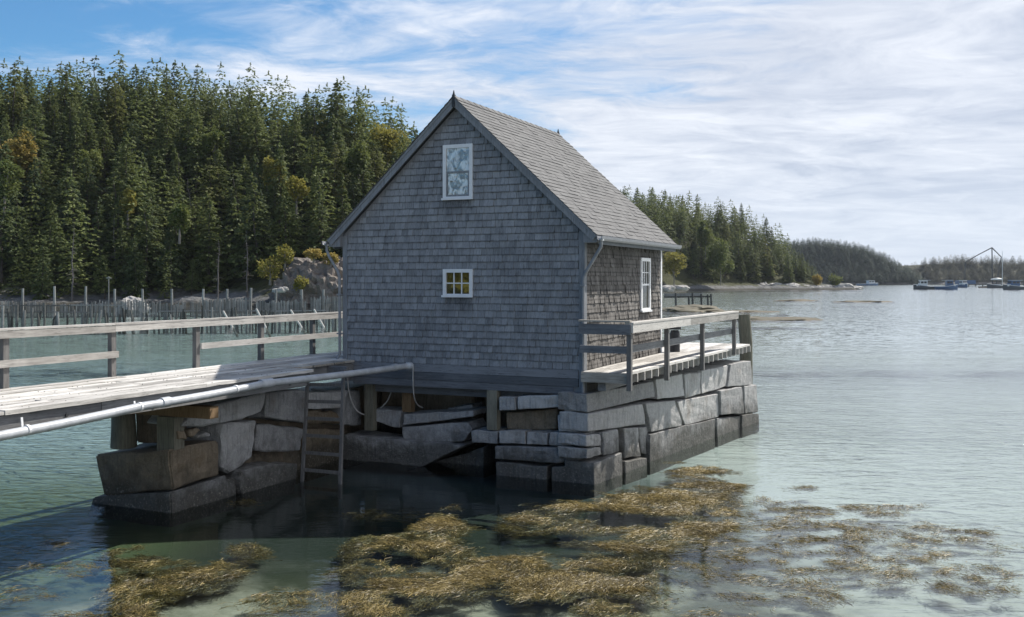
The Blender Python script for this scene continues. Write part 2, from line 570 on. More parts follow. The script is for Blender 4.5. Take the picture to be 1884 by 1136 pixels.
def mat_water():
    m, nt = new_mat('sea_water')
    pos = nt.n('ShaderNodeNewGeometry').outputs['Position']
    sx = nt.n('ShaderNodeSeparateXYZ', ins={0: pos})
    # sheltered, nearly still water lies in the lee of the causeway and pier
    X, Y = sx.outputs[0], sx.outputs[1]
    wob = nt.math('MULTIPLY', nt.math('SUBTRACT', nt.noise(pos, 0.35, 3, 0.5), 0.5), 3.0)
    le = nt.mapr(nt.math('ADD', X, nt.math('MULTIPLY', wob, 0.35)), -7.2, -5.2, 0.0, 1.0, True)
    ri = nt.mapr(nt.math('ADD', X, wob), 2.0, 7.0, 1.0, 0.35, True)
    fa = nt.mapr(nt.math('ADD', Y, nt.math('MULTIPLY', wob, 0.5)), 20.5, 25.0, 1.0, 0.0, True)
    calm = nt.math('MULTIPLY', nt.math('MULTIPLY', le, ri), fa)
    amp = nt.mapr(calm, 0.0, 1.0, 1.0, 0.10)
    a = nt.noise(nt.mapping(pos, rot=(0, 0, 0.35), scale=(0.9, 2.0, 1)), 1.6, 3, 0.55, 0.4)
    b = nt.noise(nt.mapping(pos, loc=(5, 2, 0), rot=(0, 0, -0.25), scale=(0.7, 2.2, 1)), 5.5, 3, 0.55, 0.3)
    c = nt.noise(nt.mapping(pos, loc=(1, 7, 0), rot=(0, 0, 0.1), scale=(0.25, 0.5, 1)), 0.6, 3, 0.5)
    gust = nt.mapr(nt.noise(nt.mapping(pos, scale=(0.35, 1.0, 1)), 0.06, 4, 0.6), 0.3, 0.7, 0.55, 1.25)
    h = nt.math('ADD', nt.math('MULTIPLY', a, 0.075), nt.math('MULTIPLY', b, 0.022))
    h = nt.math('ADD', h, nt.math('MULTIPLY', c, 0.16))
    h = nt.math('MULTIPLY', nt.math('MULTIPLY', h, amp), gust)
    nb = bump(nt, h, 1.0, 1.0)
    # wind chop farther out: facet slopes, too fine to trace as single waves
    def facets(vec, scale):
        nd = nt.n('ShaderNodeTexNoise', ins={'Vector': vec, 'Scale': scale, 'Detail': 2.0, 'Roughness': 0.6})
        return nt.n('ShaderNodeVectorMath', operation='SUBTRACT', ins={0: nd.outputs['Color'], 1: (0.5, 0.5, 0.5)}).outputs[0]
    f1 = facets(nt.mapping(pos, scale=(0.8, 1.6, 1)), 1.9)
    f2 = facets(nt.mapping(pos, loc=(3, 9, 0), scale=(0.7, 1.2, 1)), 7.0)
    fs = nt.n('ShaderNodeVectorMath', operation='ADD', ins={0: f1, 1: f2}).outputs[0]
    sc_ = nt.n('ShaderNodeVectorMath', operation='SCALE', ins={0: fs})
    nt.set(sc_, 'Scale', nt.math('MULTIPLY', gust, 0.34))
    fl = nt.n('ShaderNodeSeparateXYZ', ins={0: sc_.outputs[0]})
    nf = nt.n('ShaderNodeVectorMath', operation='NORMALIZE', ins={0: nt.n('ShaderNodeCombineXYZ', ins={0: fl.outputs[0], 1: fl.outputs[1], 2: 1.0}).outputs[0]}).outputs[0]
    farw = nt.mapr(nt.math('ADD', Y, nt.math('MULTIPLY', wob, 4.0)), 18, 75, 0.0, 1.0, True)
    mv = nt.n('ShaderNodeMix', data_type='VECTOR')
    nt.set(mv, 0, farw)
    nt.set(mv, 4, nb)
    nt.set(mv, 5, nf)
    nrm = nt.n('ShaderNodeVectorMath', operation='NORMALIZE', ins={0: mv.outputs[1]}).outputs[0]
    fr = nt.n('ShaderNodeFresnel', ins={'IOR': 1.34, 'Normal': nrm})
    ro = nt.math('MULTIPLY', nt.mapr(Y, 14, 60, 0.14, 0.09, True), nt.mapr(calm, 0.0, 1.0, 1.0, 0.35))
    g = nt.n('ShaderNodeBsdfGlossy', ins={'Color': (0.97, 0.98, 1.0), 'Roughness': ro, 'Normal': nrm})
    t = nt.n('ShaderNodeBsdfTransparent', ins={'Color': (0.74, 0.81, 0.78)})
    mx = nt.n('ShaderNodeMixShader', ins={0: fr.outputs[0], 1: t.outputs[0], 2: g.outputs[0]})
    nt.n('ShaderNodeOutputMaterial', ins={'Surface': mx.outputs[0]})
    return m


def mat_seabed():
    m, nt = new_mat('seabed_silt')
    pos = nt.n('ShaderNodeNewGeometry').outputs['Position']
    sx = nt.n('ShaderNodeSeparateXYZ', ins={0: pos})
    n_ = nt.noise(pos, 0.55, 5, 0.6, 0.3)
    f = nt.noise(pos, 7, 4, 0.7)
    silt = nt.mix(nt.mapr(n_, 0.38, 0.62, 0, 1, True), (0.10, 0.105, 0.07), (0.50, 0.48, 0.41))
    silt = nt.mix(nt.mapr(f, 0.45, 0.75, 0.0, 0.4), silt, (0.06, 0.065, 0.03))
    deep = nt.mapr(nt.math('SUBTRACT', sx.outputs[1], nt.math('MULTIPLY', sx.outputs[0], 0.10)), 11.6, 14.6, 0, 1, True)
    green = nt.mix(nt.mapr(sx.outputs[0], -6.5, -4.0, 0, 1, True), (0.135, 0.175, 0.09), (0.032, 0.044, 0.036))
    col = nt.mix(deep, silt, green)                                      # green over the cove's bed; the house's shade by the pier painted in dark
    far = nt.mapr(sx.outputs[1], 16.5, 26, 0, 1, True)
    col = nt.mix(far, col, (0.47, 0.57, 0.61))                           # teal in the open cove
    east = nt.mapr(nt.math('ADD', sx.outputs[0], nt.math('MULTIPLY', nt.math('SUBTRACT', n_, 0.5), 3.0)), 1.8, 5.5, 0, 1, True)
    col = nt.mix(nt.math('MULTIPLY', east, nt.mapr(sx.outputs[1], 11, 18, 0.75, 1.0, True)), col, (0.62, 0.635, 0.65))   # milky water over sand
    finish(nt, col, 0.9, None, 0.1)
    return m


M['water'] = mat_water()
M['seabed'] = mat_seabed()


def mat_ground(name, soil, moss, rock):
    m, nt = new_mat(name)
    geo = nt.n('ShaderNodeNewGeometry')
    pos = geo.outputs['Position']
    z = nt.n('ShaderNodeSeparateXYZ', ins={0: pos}).outputs[2]
    n_ = nt.noise(pos, 0.25, 6, 0.65)
    f = nt.noise(pos, 1.6, 5, 0.7)
    veg = nt.mix(nt.mapr(f, 0.35, 0.7), soil, moss)
    st = nt.mix(nt.mapr(f, 0.3, 0.7), tuple(x * 0.45 for x in rock), rock)
    zr = nt.math('ADD', z, nt.math('MULTIPLY', nt.math('SUBTRACT', n_, 0.5), 5.0))
    col = nt.mix(nt.mapr(zr, 1.3, 2.6, 0, 1, True), st, veg)
    wet = nt.mapr(nt.math('ADD', z, nt.math('MULTIPLY', nt.math('SUBTRACT', f, 0.5), 0.8)), 0.35, 1.0, 0.85, 0.0)
    col = nt.mix(wet, col, (0.035, 0.032, 0.022))
    finish(nt, col, 0.9, bump(nt, f, 0.8, 0.4), 0.15)
    return m


M['hill'] = mat_ground('hill_ground', (0.035, 0.035, 0.02), (0.075, 0.08, 0.03), (0.20, 0.20, 0.20))
M['far_hill'] = mat_ground('far_hill_ground', (0.035, 0.042, 0.025), (0.085, 0.075, 0.045), (0.30, 0.29, 0.28))
#--PART2--

# ------------------------------------------------------------------ water and seabed
def struct(name, V, F, mat, smooth=True):
    return mk(name, V, F, mat, None, None, smooth, 'structure')


struct('water', [(-5000, -40, 0), (5000, -40, 0), (5000, 7000, 0), (-5000, 7000, 0)], [(0, 1, 2, 3)], M['water'])


def grid(xs, ys, zf):
    V = [(x, y, zf(x, y)) for y in ys for x in xs]
    n = len(xs)
    F = [(j * n + i, j * n + i + 1, (j + 1) * n + i + 1, (j + 1) * n + i) for j in range(len(ys) - 1) for i in range(n - 1)]
    return V, F


def sstep(a, b, t):
    t = max(0.0, min(1.0, (t - a) / (b - a)))
    return t * t * (3 - 2 * t)


def seabed_z(x, y):
    return -0.20 - 0.05 * sstep(13, 19, y) - 0.6 * sstep(24, 60, y) + 0.05 * (mnoise.noise(Vector((x * 0.4, y * 0.4, 0))))


xs = [-5000, -400, -120, -60] + [-30 + i * 1.0 for i in range(61)] + [60, 120, 400, 5000]
ys = [-40, -10] + [i * 1.0 for i in range(0, 41)] + [50, 60, 80, 120, 300, 1000, 7000]
V, F = grid(xs, ys, seabed_z)
struct('seabed', V, F, M['seabed'])


# ------------------------------------------------------------------ hills
def interp(tab, x):
    if x <= tab[0][0]:
        return tab[0][1]
    for (a, b), (c, d) in zip(tab, tab[1:]):
        if x <= c:
            return b + (d - b) * (x - a) / (c - a)
    return tab[-1][1]


LEFT_H = [(-200, 30), (-105, 36), (-57, 35.5), (-44, 32), (-28, 30), (-19, 22), (-5, 10), (12, 4), (30, -3)]
LEFT_S = [(-200, 136), (-80, 140), (-45, 146), (-38, 141), (-20, 139), (0, 165), (30, 250)]


def fbm(x, y, s, k=3):
    return mnoise.fractal(Vector((x * s, y * s, 3.3)), 1.0, 2.0, k)


def left_z(x, y):
    d = y - interp(LEFT_S, x)
    h = interp(LEFT_H, x)
    z = -1.5 + 2.3 * sstep(-5, 2, d) + (h - 1.1) * sstep(3, 66, d) ** 0.85
    return z + fbm(x, y, 0.12) * 0.9 + abs(fbm(x, y, 0.5)) * 0.45


xs = [-200 + 2.0 * i for i in range(48)] + [-104 + 1.0 * i for i in range(100)] + [-4 + 3.0 * i for i in range(14)]
ys = [126 + 1.0 * i for i in range(45)] + [171 + 2.5 * i for i in range(24)] + [235, 260, 300]
V, F = grid(xs, ys, left_z)
struct('hillside', V, F, M['hill'], False)

RIGHT_H = [(-20, 24), (42, 26), (58, 27), (75, 26), (97, 24), (110, 22), (122, 14), (131, 5.5), (136, 2.2), (142, 1.7), (147, 1.0), (152, -3)]
RIGHT_S = [(-20, 330), (40, 345), (70, 380), (100, 408), (130, 416), (150, 420), (168, 424)]


def right_z(x, y):
    d = y - interp(RIGHT_S, x)
    h = interp(RIGHT_H, x)
    lip = 1 - sstep(143, 150, x + 2.5 * fbm(x, y, .15))
    z = -2 + 3.4 * lip * sstep(-9, 4, d) + max(h - 1.4, -3) * sstep(2, 42, d)
    if x > 110:
        z -= 4 * sstep(18, 45, d) * sstep(128, 140, x)
    return z + fbm(x, y, 0.08) * 0.9 + abs(fbm(x, y, 0.3)) * (1.3 if d < 14 else 0.4)


xs = [-20 + 3.0 * i for i in range(64)]
ys = [318 + 3.0 * i for i in range(48)] + [470, 500, 540]
V, F = grid(xs, ys, right_z)
struct('wooded_point', V, F, M['hill'], False)

FAR_H = [(190, 26), (285, 33), (330, 36), (365, 31), (390, 21), (412, 8), (424, -3)]


def far_z(x, y):
    return -3 + (interp(FAR_H, x) + 4) * sstep(985, 1050, y) + fbm(x, y, 0.03) * 1.5


xs = [150 + 8.0 * i for i in range(33)]
ys = [970 + 8.0 * i for i in range(14)] + [1120, 1200]
V, F = grid(xs, ys, far_z)
struct('far_headland', V, F, M['far_hill'])

BACK_H = [(390, 5), (420, 9), (455, 10), (480, 20), (520, 24), (560, 22), (800, 26)]


def back_z(x, y):
    return -3 + (interp(BACK_H, x) + 3) * sstep(1085, 1160, y) + fbm(x, y, 0.03) * 1.5


xs = [380 + 12.0 * i for i in range(40)]
ys = [1070 + 10.0 * i for i in range(12)] + [1250, 1400]
V, F = grid(xs, ys, back_z)
struct('far_shore', V, F, M['far_hill'])


# ------------------------------------------------------------------ trees
def conifer_mesh(seed, H=14.0, R=2.6, whorls=26, per=7, tufts=10, low=0.1, sparse=0.0, full=0.72, size=1.0):
    """needle tufts on drooping boughs; returns (V, F, tone)"""
    r = np.random.default_rng(seed)
    P, D, S, T = [], [], [], []
    lean = r.normal(0, 0.015, 2)
    for i in range(whorls):
        h = low + (1 - low) * (i + r.uniform(-0.3, 0.3)) / whorls
        h = min(max(h, low), 0.985)
        prof = (1 - h) ** full * (0.7 + 0.3 * min(1, h / 0.3)) + 0.04
        k = max(4, int(round(per * (0.55 + 0.6 * (1 - h)))))
        for a in r.uniform(0, 2 * math.pi) + np.arange(k) * 2 * math.pi / k + r.normal(0, 0.25, k):
            if r.random() < sparse:
                continue
            L = R * prof * r.uniform(0.55, 1.2)
            m = max(3, int(tufts * (0.35 + 0.65 * L / R)))
            s = np.sqrt(r.uniform(0.02, 1, m))
            rise = r.uniform(0.05, 0.25)
            rad = s * L
            z = h * H + rad * rise - (s ** 2) * L * r.uniform(0.25, 0.6)
            aa = a + r.normal(0, 0.16, m) * (0.5 + 0.6 * s)
            P.append(np.stack([np.cos(aa) * rad + lean[0] * h * H, np.sin(aa) * rad + lean[1] * h * H, z + r.normal(0, 0.07, m)], 1))
            D.append(np.stack([np.cos(aa), np.sin(aa), -0.25 + r.normal(0, 0.3, m)], 1))
            S.append(size * r.uniform(0.34, 0.72, m) * (0.55 + 0.5 * (1 - h)))
            T.append(np.clip(r.normal(0.45, 0.22, m) + r.normal(0, 0.12), 0, 1))
    # leader
    P.append(np.stack([np.zeros(6) + lean[0] * H, np.zeros(6) + lean[1] * H, H * np.linspace(0.95, 1.0, 6)], 1))
    D.append(np.stack([r.normal(0, .6, 6), r.normal(0, .6, 6), np.full(6, 0.7)], 1))
    S.append(np.full(6, 0.3))
    T.append(np.full(6, 0.4))
    P, D, S, T = np.concatenate(P), np.concatenate(D), np.concatenate(S), np.concatenate(T)
    return tufts_to_mesh(P, D, S, T, r, 0.55)


def tufts_to_mesh(P, D, S, T, r, wide):
    n = len(P)
    D = D / np.linalg.norm(D, axis=1)[:, None]
    up = np.stack([r.normal(0, .35, n), r.normal(0, .35, n), np.ones(n)], 1)
    side = np.cross(D, up)
    side /= np.linalg.norm(side, axis=1)[:, None] + 1e-9
    nrm = np.cross(side, D)
    tip = P + D * S[:, None] * 0.75
    l_ = P + side * (S * wide)[:, None] - nrm * (S * 0.22)[:, None]
    r_ = P - side * (S * wide)[:, None] - nrm * (S * 0.22)[:, None]
    bk = P - D * S[:, None] * 0.45 + nrm * (S * 0.1)[:, None]
    V = np.stack([tip, l_, bk, r_], 1).reshape(-1, 3)
    F = [(4 * i, 4 * i + 1, 4 * i + 2) for i in range(n)] + [(4 * i, 4 * i + 2, 4 * i + 3) for i in range(n)]
    return V, F, np.concatenate([T, np.clip(T + r.normal(0, 0.05, n), 0, 1)])


def trunk_mesh(H, r0, seed):
    r = random.Random(seed)
    b = MB()
    pts = [(r.uniform(-.06, .06) * i, r.uniform(-.06, .06) * i, H * 0.97 * i / 6 - (0.6 if i == 0 else 0)) for i in range(7)]
    b.tube(pts, [r0 * (1 - 0.93 * i / 6) for i in range(7)], 6)
    for k in range(9):          # dead snags on the lower stem
        z = H * r.uniform(0.08, 0.45)
        a = r.uniform(0, 6.28)
        L = r.uniform(0.5, 1.4)
        b.tube([(0, 0, z), (math.cos(a) * L, math.sin(a) * L, z - 0.15 * L)], [0.035, 0.012], 4, False)
    return b


def broadleaf_mesh(seed, H=9.0, R=3.0, n=3600, base=0.22, leaf=0.34):
    r = np.random.default_rng(seed)
    k = 26
    c = r.normal(0, 1, (k, 3))
    c /= np.linalg.norm(c, axis=1)[:, None]
    c *= (r.uniform(0.3, 1, k) ** 0.6)[:, None]
    mid = H * (base + 1) / 2
    C = np.stack([c[:, 0] * R * 0.72, c[:, 1] * R * 0.72, mid + c[:, 2] * (H * (1 - base) / 2) * 0.78], 1)
    rad = r.uniform(0.22, 0.42, k) * R
    idx = r.integers(0, k, n)
    d = r.normal(0, 1, (n, 3))
    d /= np.linalg.norm(d, axis=1)[:, None]
    P = C[idx] + d * (rad[idx] * r.uniform(0.25, 1.05, n) ** 0.5)[:, None]
    D = d + r.normal(0, 0.5, (n, 3))
    S = r.uniform(0.6, 1.2, n) * leaf
    ct = r.normal(0.45, 0.2, k)
    T = np.clip(ct[idx] + r.normal(0, 0.2, n), 0, 1)
    return tufts_to_mesh(P, D, S, T, r, 0.6), C


def broad_trunk(H, C, seed):
    b = MB()
    b.tube([(0, 0, -0.5), (0.05, 0, H * 0.2), (-0.05, 0.05, H * 0.45), (0, 0, H * 0.7)], [0.2, 0.16, 0.11, 0.04], 7)
    for c in C[::2]:
        b.tube([(0, 0, H * 0.3), (c[0] * 0.5, c[1] * 0.5, (H * 0.35 + c[2]) / 2), tuple(c)], [0.07, 0.045, 0.015], 5, False)
    return b


NVAR = 12
CON = []
for i in range(NVAR):
    H = 13.0
    V, F, T = conifer_mesh(100 + i, H, random.uniform(2.7, 4.3), random.randint(20, 30), random.randint(7, 9), random.randint(19, 25),
                           random.choice([0.06, 0.1, 0.25]), (0.0, 0.10, 0.28)[i % 3], (0.72, 0.55, 0.85, 0.6)[i % 4], 0.82)
    tb = trunk_mesh(H, 0.2, i)
    CON.append((raw_mesh('trunk', tb.V, tb.F, M['bark'], tb.T), raw_mesh('crown', V, F, M['spruce'], T)))
LOWCON = [conifer_mesh(300 + i, 13.0, 3.4, 16, 6, 9, 0.08, 0.0, 0.6) for i in range(4)]


def place_conifer(x, y, z, h, name, label, group, var):
    t = bpy.data.objects.new(name, None)
    COL.objects.link(t)
    t.empty_display_size = 0.3
    t.location = (x, y, z)
    t.rotation_euler = (random.gauss(0, .035), random.gauss(0, .035), random.uniform(0, 6.28))
    s = h / 13.0
    wd = s * random.uniform(0.8, 1.3)
    t.scale = (wd, wd, s)
    t['label'], t['category'], t['group'] = label, 'tree', group
    for me in CON[var]:
        o = bpy.data.objects.new(me.name, me)
        COL.objects.link(o)
        o.parent = t
    return t


def merge_conifers(name, spots, mat, label, cat='woodland', wide=1.0):
    Vs, Fs, Ts, k = [], [], [], 0
    for (x, y, z, h) in spots:
        V, F, T = random.choice(LOWCON)
        s = h / 13.0
        a = random.uniform(0, 6.28)
        k_ = s * wide * random.uniform(0.9, 1.25)
        ca, sa = math.cos(a) * k_, math.sin(a) * k_
        W = np.stack([V[:, 0] * ca - V[:, 1] * sa + x, V[:, 0] * sa + V[:, 1] * ca + y, V[:, 2] * s + z], 1)
        Vs.append(W)
        Fs += [(f[0] + k, f[1] + k, f[2] + k) for f in F]
        Ts.append(np.clip(T + random.uniform(-0.25, 0.2), 0, 1))
        k += len(V)
    o = mk(name, np.concatenate(Vs), Fs, mat, None, np.concatenate(Ts), False, 'stuff')
    o['label'] = label
    o['category'] = cat
    return o


def pxof(x, y):
    return PX0 + FPX * x / y


fill_left, n_left = [], 0
yy = 138.0
row = 0
while yy < 232:
    step = 4.3 if yy < 200 else 4.8
    x = -0.54 * yy + (row % 2) * step / 2
    while x < 2:
        X, Y = x + random.uniform(-1.3, 1.3), yy + random.uniform(-1.3, 1.3)
        d = Y - interp(LEFT_S, X)
        px = pxof(X, Y)
        knob = ((X + 33.5) / 11.0) ** 2 + ((Y - 147.5) / 9.5) ** 2 < 1
        gz = left_z(X, Y) - 0.3
        if d > 3.5 and not knob and gz > 0.4 and px < 830:
            h = random.triangular(8.0, 17, 12.5) * (0.72 if d < 9 else 1.0)
            if random.random() < 0.09:
                h *= 0.6
            if px > -40 and d < 72 and n_left < 205 and random.random() < 0.78:
                zone = 'east' if px > 560 else ('shore' if d < 12 else ('ridge' if d > 46 else 'slope'))
                lab, grp = {'east': ('green spruce at the right end of the wooded hillside next to the house', 'spruces at the hillside\'s right end'),
                            'shore': ('green spruce of the front row at the foot of the left hillside', 'spruces at the foot of the left hillside'),
                            'slope': ('dark green spruce halfway up the densely wooded left hillside', 'spruces halfway up the left hillside'),
                            'ridge': ('spruce on the ridge of the left hillside with its top against the sky', 'spruces on the left ridge')}[zone]
                place_conifer(X, Y, gz, h, 'spruce_tree', lab, grp, random.randrange(NVAR))
                n_left += 1
            else:
                fill_left.append((X, Y, gz, h))
        x += step
    yy += step * 0.86
    row += 1
# a few bare, dead spruces
dead = []
for i in range(3):
    tb = trunk_mesh(12, .16, 900 + i)
    rr_ = random.Random(i)
    for k in range(46):
        z = 12 * rr_.uniform(.2, .97)
        a = rr_.uniform(0, 6.28)
        L = rr_.uniform(.4, 1.9) * (1 - z / 13)
        tb.tube([(0, 0, z), (math.cos(a) * L * .6, math.sin(a) * L * .6, z - .05 * L), (math.cos(a) * L, math.sin(a) * L, z - .3 * L)], [.03, .02, .008], 4, False)
    dead.append(raw_mesh('trunk', tb.V, tb.F, M['bark_dead'], tb.T))
for px, py, Y in [(455, 470, 149), (132, 500, 146), (212, 420, 156), (505, 250, 186), (355, 330, 170), (620, 300, 178), (400, 505, 146)]:
    p = at(px, py, Y)
    t = thing('dead_spruce', 'bare grey dead spruce among the living trees of the left hillside', 'tree', (p[0], Y, left_z(p[0], Y) - .3), 'W', 'dead spruces on the left hillside')
    t.scale = (1, 1, random.uniform(.7, 1.05))
    t.rotation_euler = (random.gauss(0, .06), random.gauss(0, .06), random.uniform(0, 6))
    o = bpy.data.objects.new('trunk', random.choice(dead))
    COL.objects.link(o)
    o.parent = t
merge_conifers('spruce_wood', fill_left, M['spruce'], 'spruce growth filling the gaps of the left hillside')

fill_right, n_right = [], 0
yy = 392.0
row = 0
while yy < 468:
    x = 24 + (row % 2) * 2.6
    while x < 133:
        X, Y = x + random.uniform(-1.6, 1.6), yy + random.uniform(-1.6, 1.6)
        d = Y - interp(RIGHT_S, X)
        gz = right_z(X, Y) - 0.3
        if d > 7 and gz > 1.6:
            h = random.uniform(10, 17)
            if X > 124:
                h *= 0.62
            if n_right < 80 and (d < 24 or random.random() < 0.45) and random.random() < 0.7 and X > 36:
                place_conifer(X, Y, gz, h, 'spruce_tree', 'dark spruce growing on the wooded point right of the house', 'spruces on the point right of the house', random.randrange(NVAR))
                n_right += 1
            else:
                fill_right.append((X, Y, gz, h))
        x += 5.4
    yy += 4.8
    row += 1
merge_conifers('spruce_wood', fill_right, M['spruce'], 'spruce growth filling the gaps of the point right of the house')

spots = []
for j in range(17):
    for i in range(66):
        X, Y = 180 + i * 3.7 + random.uniform(-2, 2), 992 + j * 5.2 + random.uniform(-2, 2)
        z = far_z(X, Y)
        if z > 0.3 and X < 422:
            spots.append((X, Y, z - 0.5, random.uniform(8, 13.5)))
merge_conifers('far_wood', spots, M['spruce_far'], 'distant spruce wood covering the rounded far headland', 'woodland', 1.5)
spots = []
for j in range(10):
    for i in range(74):
        X, Y = 402 + i * 3.4 + random.uniform(-2.5, 2.5), 1092 + j * 8 + random.uniform(-3, 3)
        z = back_z(X, Y)
        if z > 0.5 and random.random() < (0.45 if X < 470 else 0.9):
            spots.append((X, Y, z - 0.5, random.uniform(5, 12)))
merge_conifers('far_wood', spots, M['leaf_brown'], 'low brown and green wood on the far shore behind the boats', 'woodland', 1.7)


def broad_tree(name, label, x, y, z, H, R, mat, seed, n=3600, leaf=0.34, base=0.2, cat='tree', group=None):
    t = thing(name, label, cat, (x, y, z), 'W', group)
    (V, F, T), C = broadleaf_mesh(seed, H, R, n, base, leaf)
    tb = broad_trunk(H, C, seed)
    b = np.array((x, y, z))
    mk('trunk', np.array(tb.V) + b, tb.F, M['bark_pale'], t, tb.T)
    mk('crown', V + b, F, mat, t, T)
    return t


p = at(32, 290, 168)
broad_tree('maple_tree', 'golden leaved maple among the spruces near the left edge', p[0], p[1], p[2] - 4, 8.5, 3.6, M['leaf_gold'], 1)
p = at(712, 262, 186)
broad_tree('maple_tree', 'yellow topped broadleaf tree at the hill\'s right end above the house eave', p[0], p[1], p[2] - 6, 9.5, 4.2, M['leaf_yellow'], 2)
for k, (px, py, Y, H_, R_, mt, lab) in enumerate([
        (8, 330, 158, 8, 3.2, 'leaf_green', 'pale green broadleaf tree below the golden maple at the left edge'),
        (170, 300, 172, 8, 2.6, 'leaf_green', 'light green broadleaf tree halfway up the left hillside'),
        (395, 265, 178, 8, 2.6, 'leaf_green', 'fresh green broadleaf tree high on the middle of the hillside'),
        (505, 320, 166, 8, 2.8, 'leaf_yellow', 'yellow green broadleaf tree above the granite outcrop'),
        (330, 400, 153, 6, 2.2, 'leaf_green', 'small green broadleaf tree low in the middle of the hillside'),
        (660, 290, 172, 8, 3.0, 'leaf_green', 'green broadleaf tree just left of the house roof')]):
    p = at(px, py, Y)
    broad_tree('broadleaf_tree', lab, p[0], p[1], p[2] - H_ * .6, H_, R_, M[mt], 70 + k, 2400, .36)
p = at(545, 350, 160)
broad_tree('birch_tree', 'small yellow birch on the lower slope above the pale granite outcrop', p[0], p[1], p[2] - 3.5, 6, 2.0, M['leaf_yellow'], 3, 1600)
p = at(235, 375, 158)
broad_tree('birch_tree', 'yellow green birch low among the spruces on the left hillside', p[0], p[1], p[2] - 3.5, 6.5, 1.6, M['leaf_yellow'], 4, 1400)
p = at(1326, 490, 389)
broad_tree('oak_tree', 'rounded pale green broadleaf tree on the point\'s shore', p[0], p[1], p[2] - 7.0, 17, 7.2, M['leaf_green'], 5, 4200, 0.62)
p = at(1240, 500, 372)
broad_tree('birch_tree', 'yellowing birch just right of the house\'s far corner', p[0], p[1], p[2] - 5, 13, 5.0, M['leaf_yellow'], 6, 2600, 0.55)
p = at(1298, 440, 396)
broad_tree('birch_tree', 'tall yellow green tree behind the rounded tree on the point', p[0], p[1], p[2] - 8, 17, 4.2, M['leaf_green'], 7, 2600, 0.6)
for k, (px, py, h, rr, lab) in enumerate([(1503, 514, 5.2, 2.6, 'golden brown shrub on the rocky tip of the point'),
                                          (1536, 514, 6.0, 3.4, 'rounded green shrub nearest the end of the rocky point')]):
    p = at(px, py, 424)
    broad_tree('shrub', lab, p[0], p[1], p[2] - h * 0.55, h, rr, M['leaf_gold'] if k == 0 else M['leaf_green'], 20 + k, 700, 0.5, 0.02, 'shrub')
KN = [(497, 492, 4.2, 2.4, 'leaf_yellow', 'yellow green shrub left of the pale granite outcrop'),
      (524, 470, 3.0, 1.6, 'leaf_yellow', 'pale yellow shrub on the left shoulder of the granite outcrop'),
      (577, 468, 1.6, 1.5, 'leaf_gold', 'rust orange shrub on top of the granite outcrop'),
      (608, 476, 1.4, 1.4, 'leaf_gold', 'orange brown shrub beside the house eave on the granite outcrop'),
      (553, 522, 2.2, 1.2, 'leaf_yellow', 'green yellow shrub low on the granite outcrop\'s face')]
for k, (px, py, h, rr, mt, lab) in enumerate(KN):
    Y = 139.5 if py > 500 else 143.5
    p = at(px, py, Y)
    broad_tree('shrub', lab, p[0], p[1], max(0.6, p[2] - h * 0.5), h, rr, M[mt], 40 + k, 700, 0.28, 0.02, 'shrub')
#--PART3--

# ------------------------------------------------------------------ the shingled house (house frame: x right, y away, origin at its near corner)
HW, HL = 5.28, 5.10                # gable width, length
ZB, ZE, ZR = 2.05, 4.53, 7.27      # bottom of the shingles, roof edge at the eave, ridge
OV = 0.30                          # eave overhang
MIDX = -HW / 2
SLOPE = (ZR - ZE) / (HW / 2 + OV)
NRM = math.hypot(1, SLOPE)
Y0R, Y1R = -0.16, HL + 0.22        # roof front and back edges

house = thing('shingled_house', 'grey shingled gable house standing on the granite pier', 'house', (MIDX, HL / 2, 1.62), 'H')


def roof_z(x):
    return ZR - abs(x - MIDX) * SLOPE


# wall core
front = MB()
W0 = 0.02
zt = roof_z(0) - 0.16
front.add([(-HW, W0, 1.64), (0, W0, 1.64), (0, W0, zt), (MIDX, W0, ZR - 0.16), (-HW, W0, zt),
           (-HW, W0 + .12, 1.64), (0, W0 + .12, 1.64), (0, W0 + .12, zt), (MIDX, W0 + .12, ZR - 0.16), (-HW, W0 + .12, zt)],
          [(0, 1, 2, 3, 4), (9, 8, 7, 6, 5), (0, 5, 6, 1), (1, 6, 7, 2), (2, 7, 8, 3), (3, 8, 9, 4), (4, 9, 5, 0)])
gable_wall = front.build('gable_wall', M['trim'], house)
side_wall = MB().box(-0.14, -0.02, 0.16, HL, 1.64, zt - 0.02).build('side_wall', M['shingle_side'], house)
MB().box(-HW + .02, -HW + .14, 0.16, HL, 1.64, zt - 0.02).build('side_wall', M['shingle'], house)
bk = MB()
bk.add([(-HW, HL, 1.64), (0, HL, 1.64), (0, HL, zt), (MIDX, HL, ZR - 0.16), (-HW, HL, zt),
        (-HW, HL - .12, 1.64), (0, HL - .12, 1.64), (0, HL - .12, zt), (MIDX, HL - .12, ZR - 0.16), (-HW, HL - .12, zt)],
       [(4, 3, 2, 1, 0), (5, 6, 7, 8, 9), (0, 1, 6, 5), (1, 2, 7, 6), (2, 3, 8, 7), (3, 4, 9, 8), (4, 0, 5, 9)])
bk.build('gable_wall', M['shingle'], house)
MB().box(-HW + .14, -0.14, 0.16, HL - .14, 1.66, 1.80).build('floor', M['beam'], house)

# windows: (x0, x1, z0, z1)
WU = (-2.945, -2.295, 5.29, 6.36)
WL = (-2.945, -2.295, 3.39, 3.93)
WS = (3.46, 4.15, 3.03, 4.20)      # on the side wall: y0, y1, z0, z1


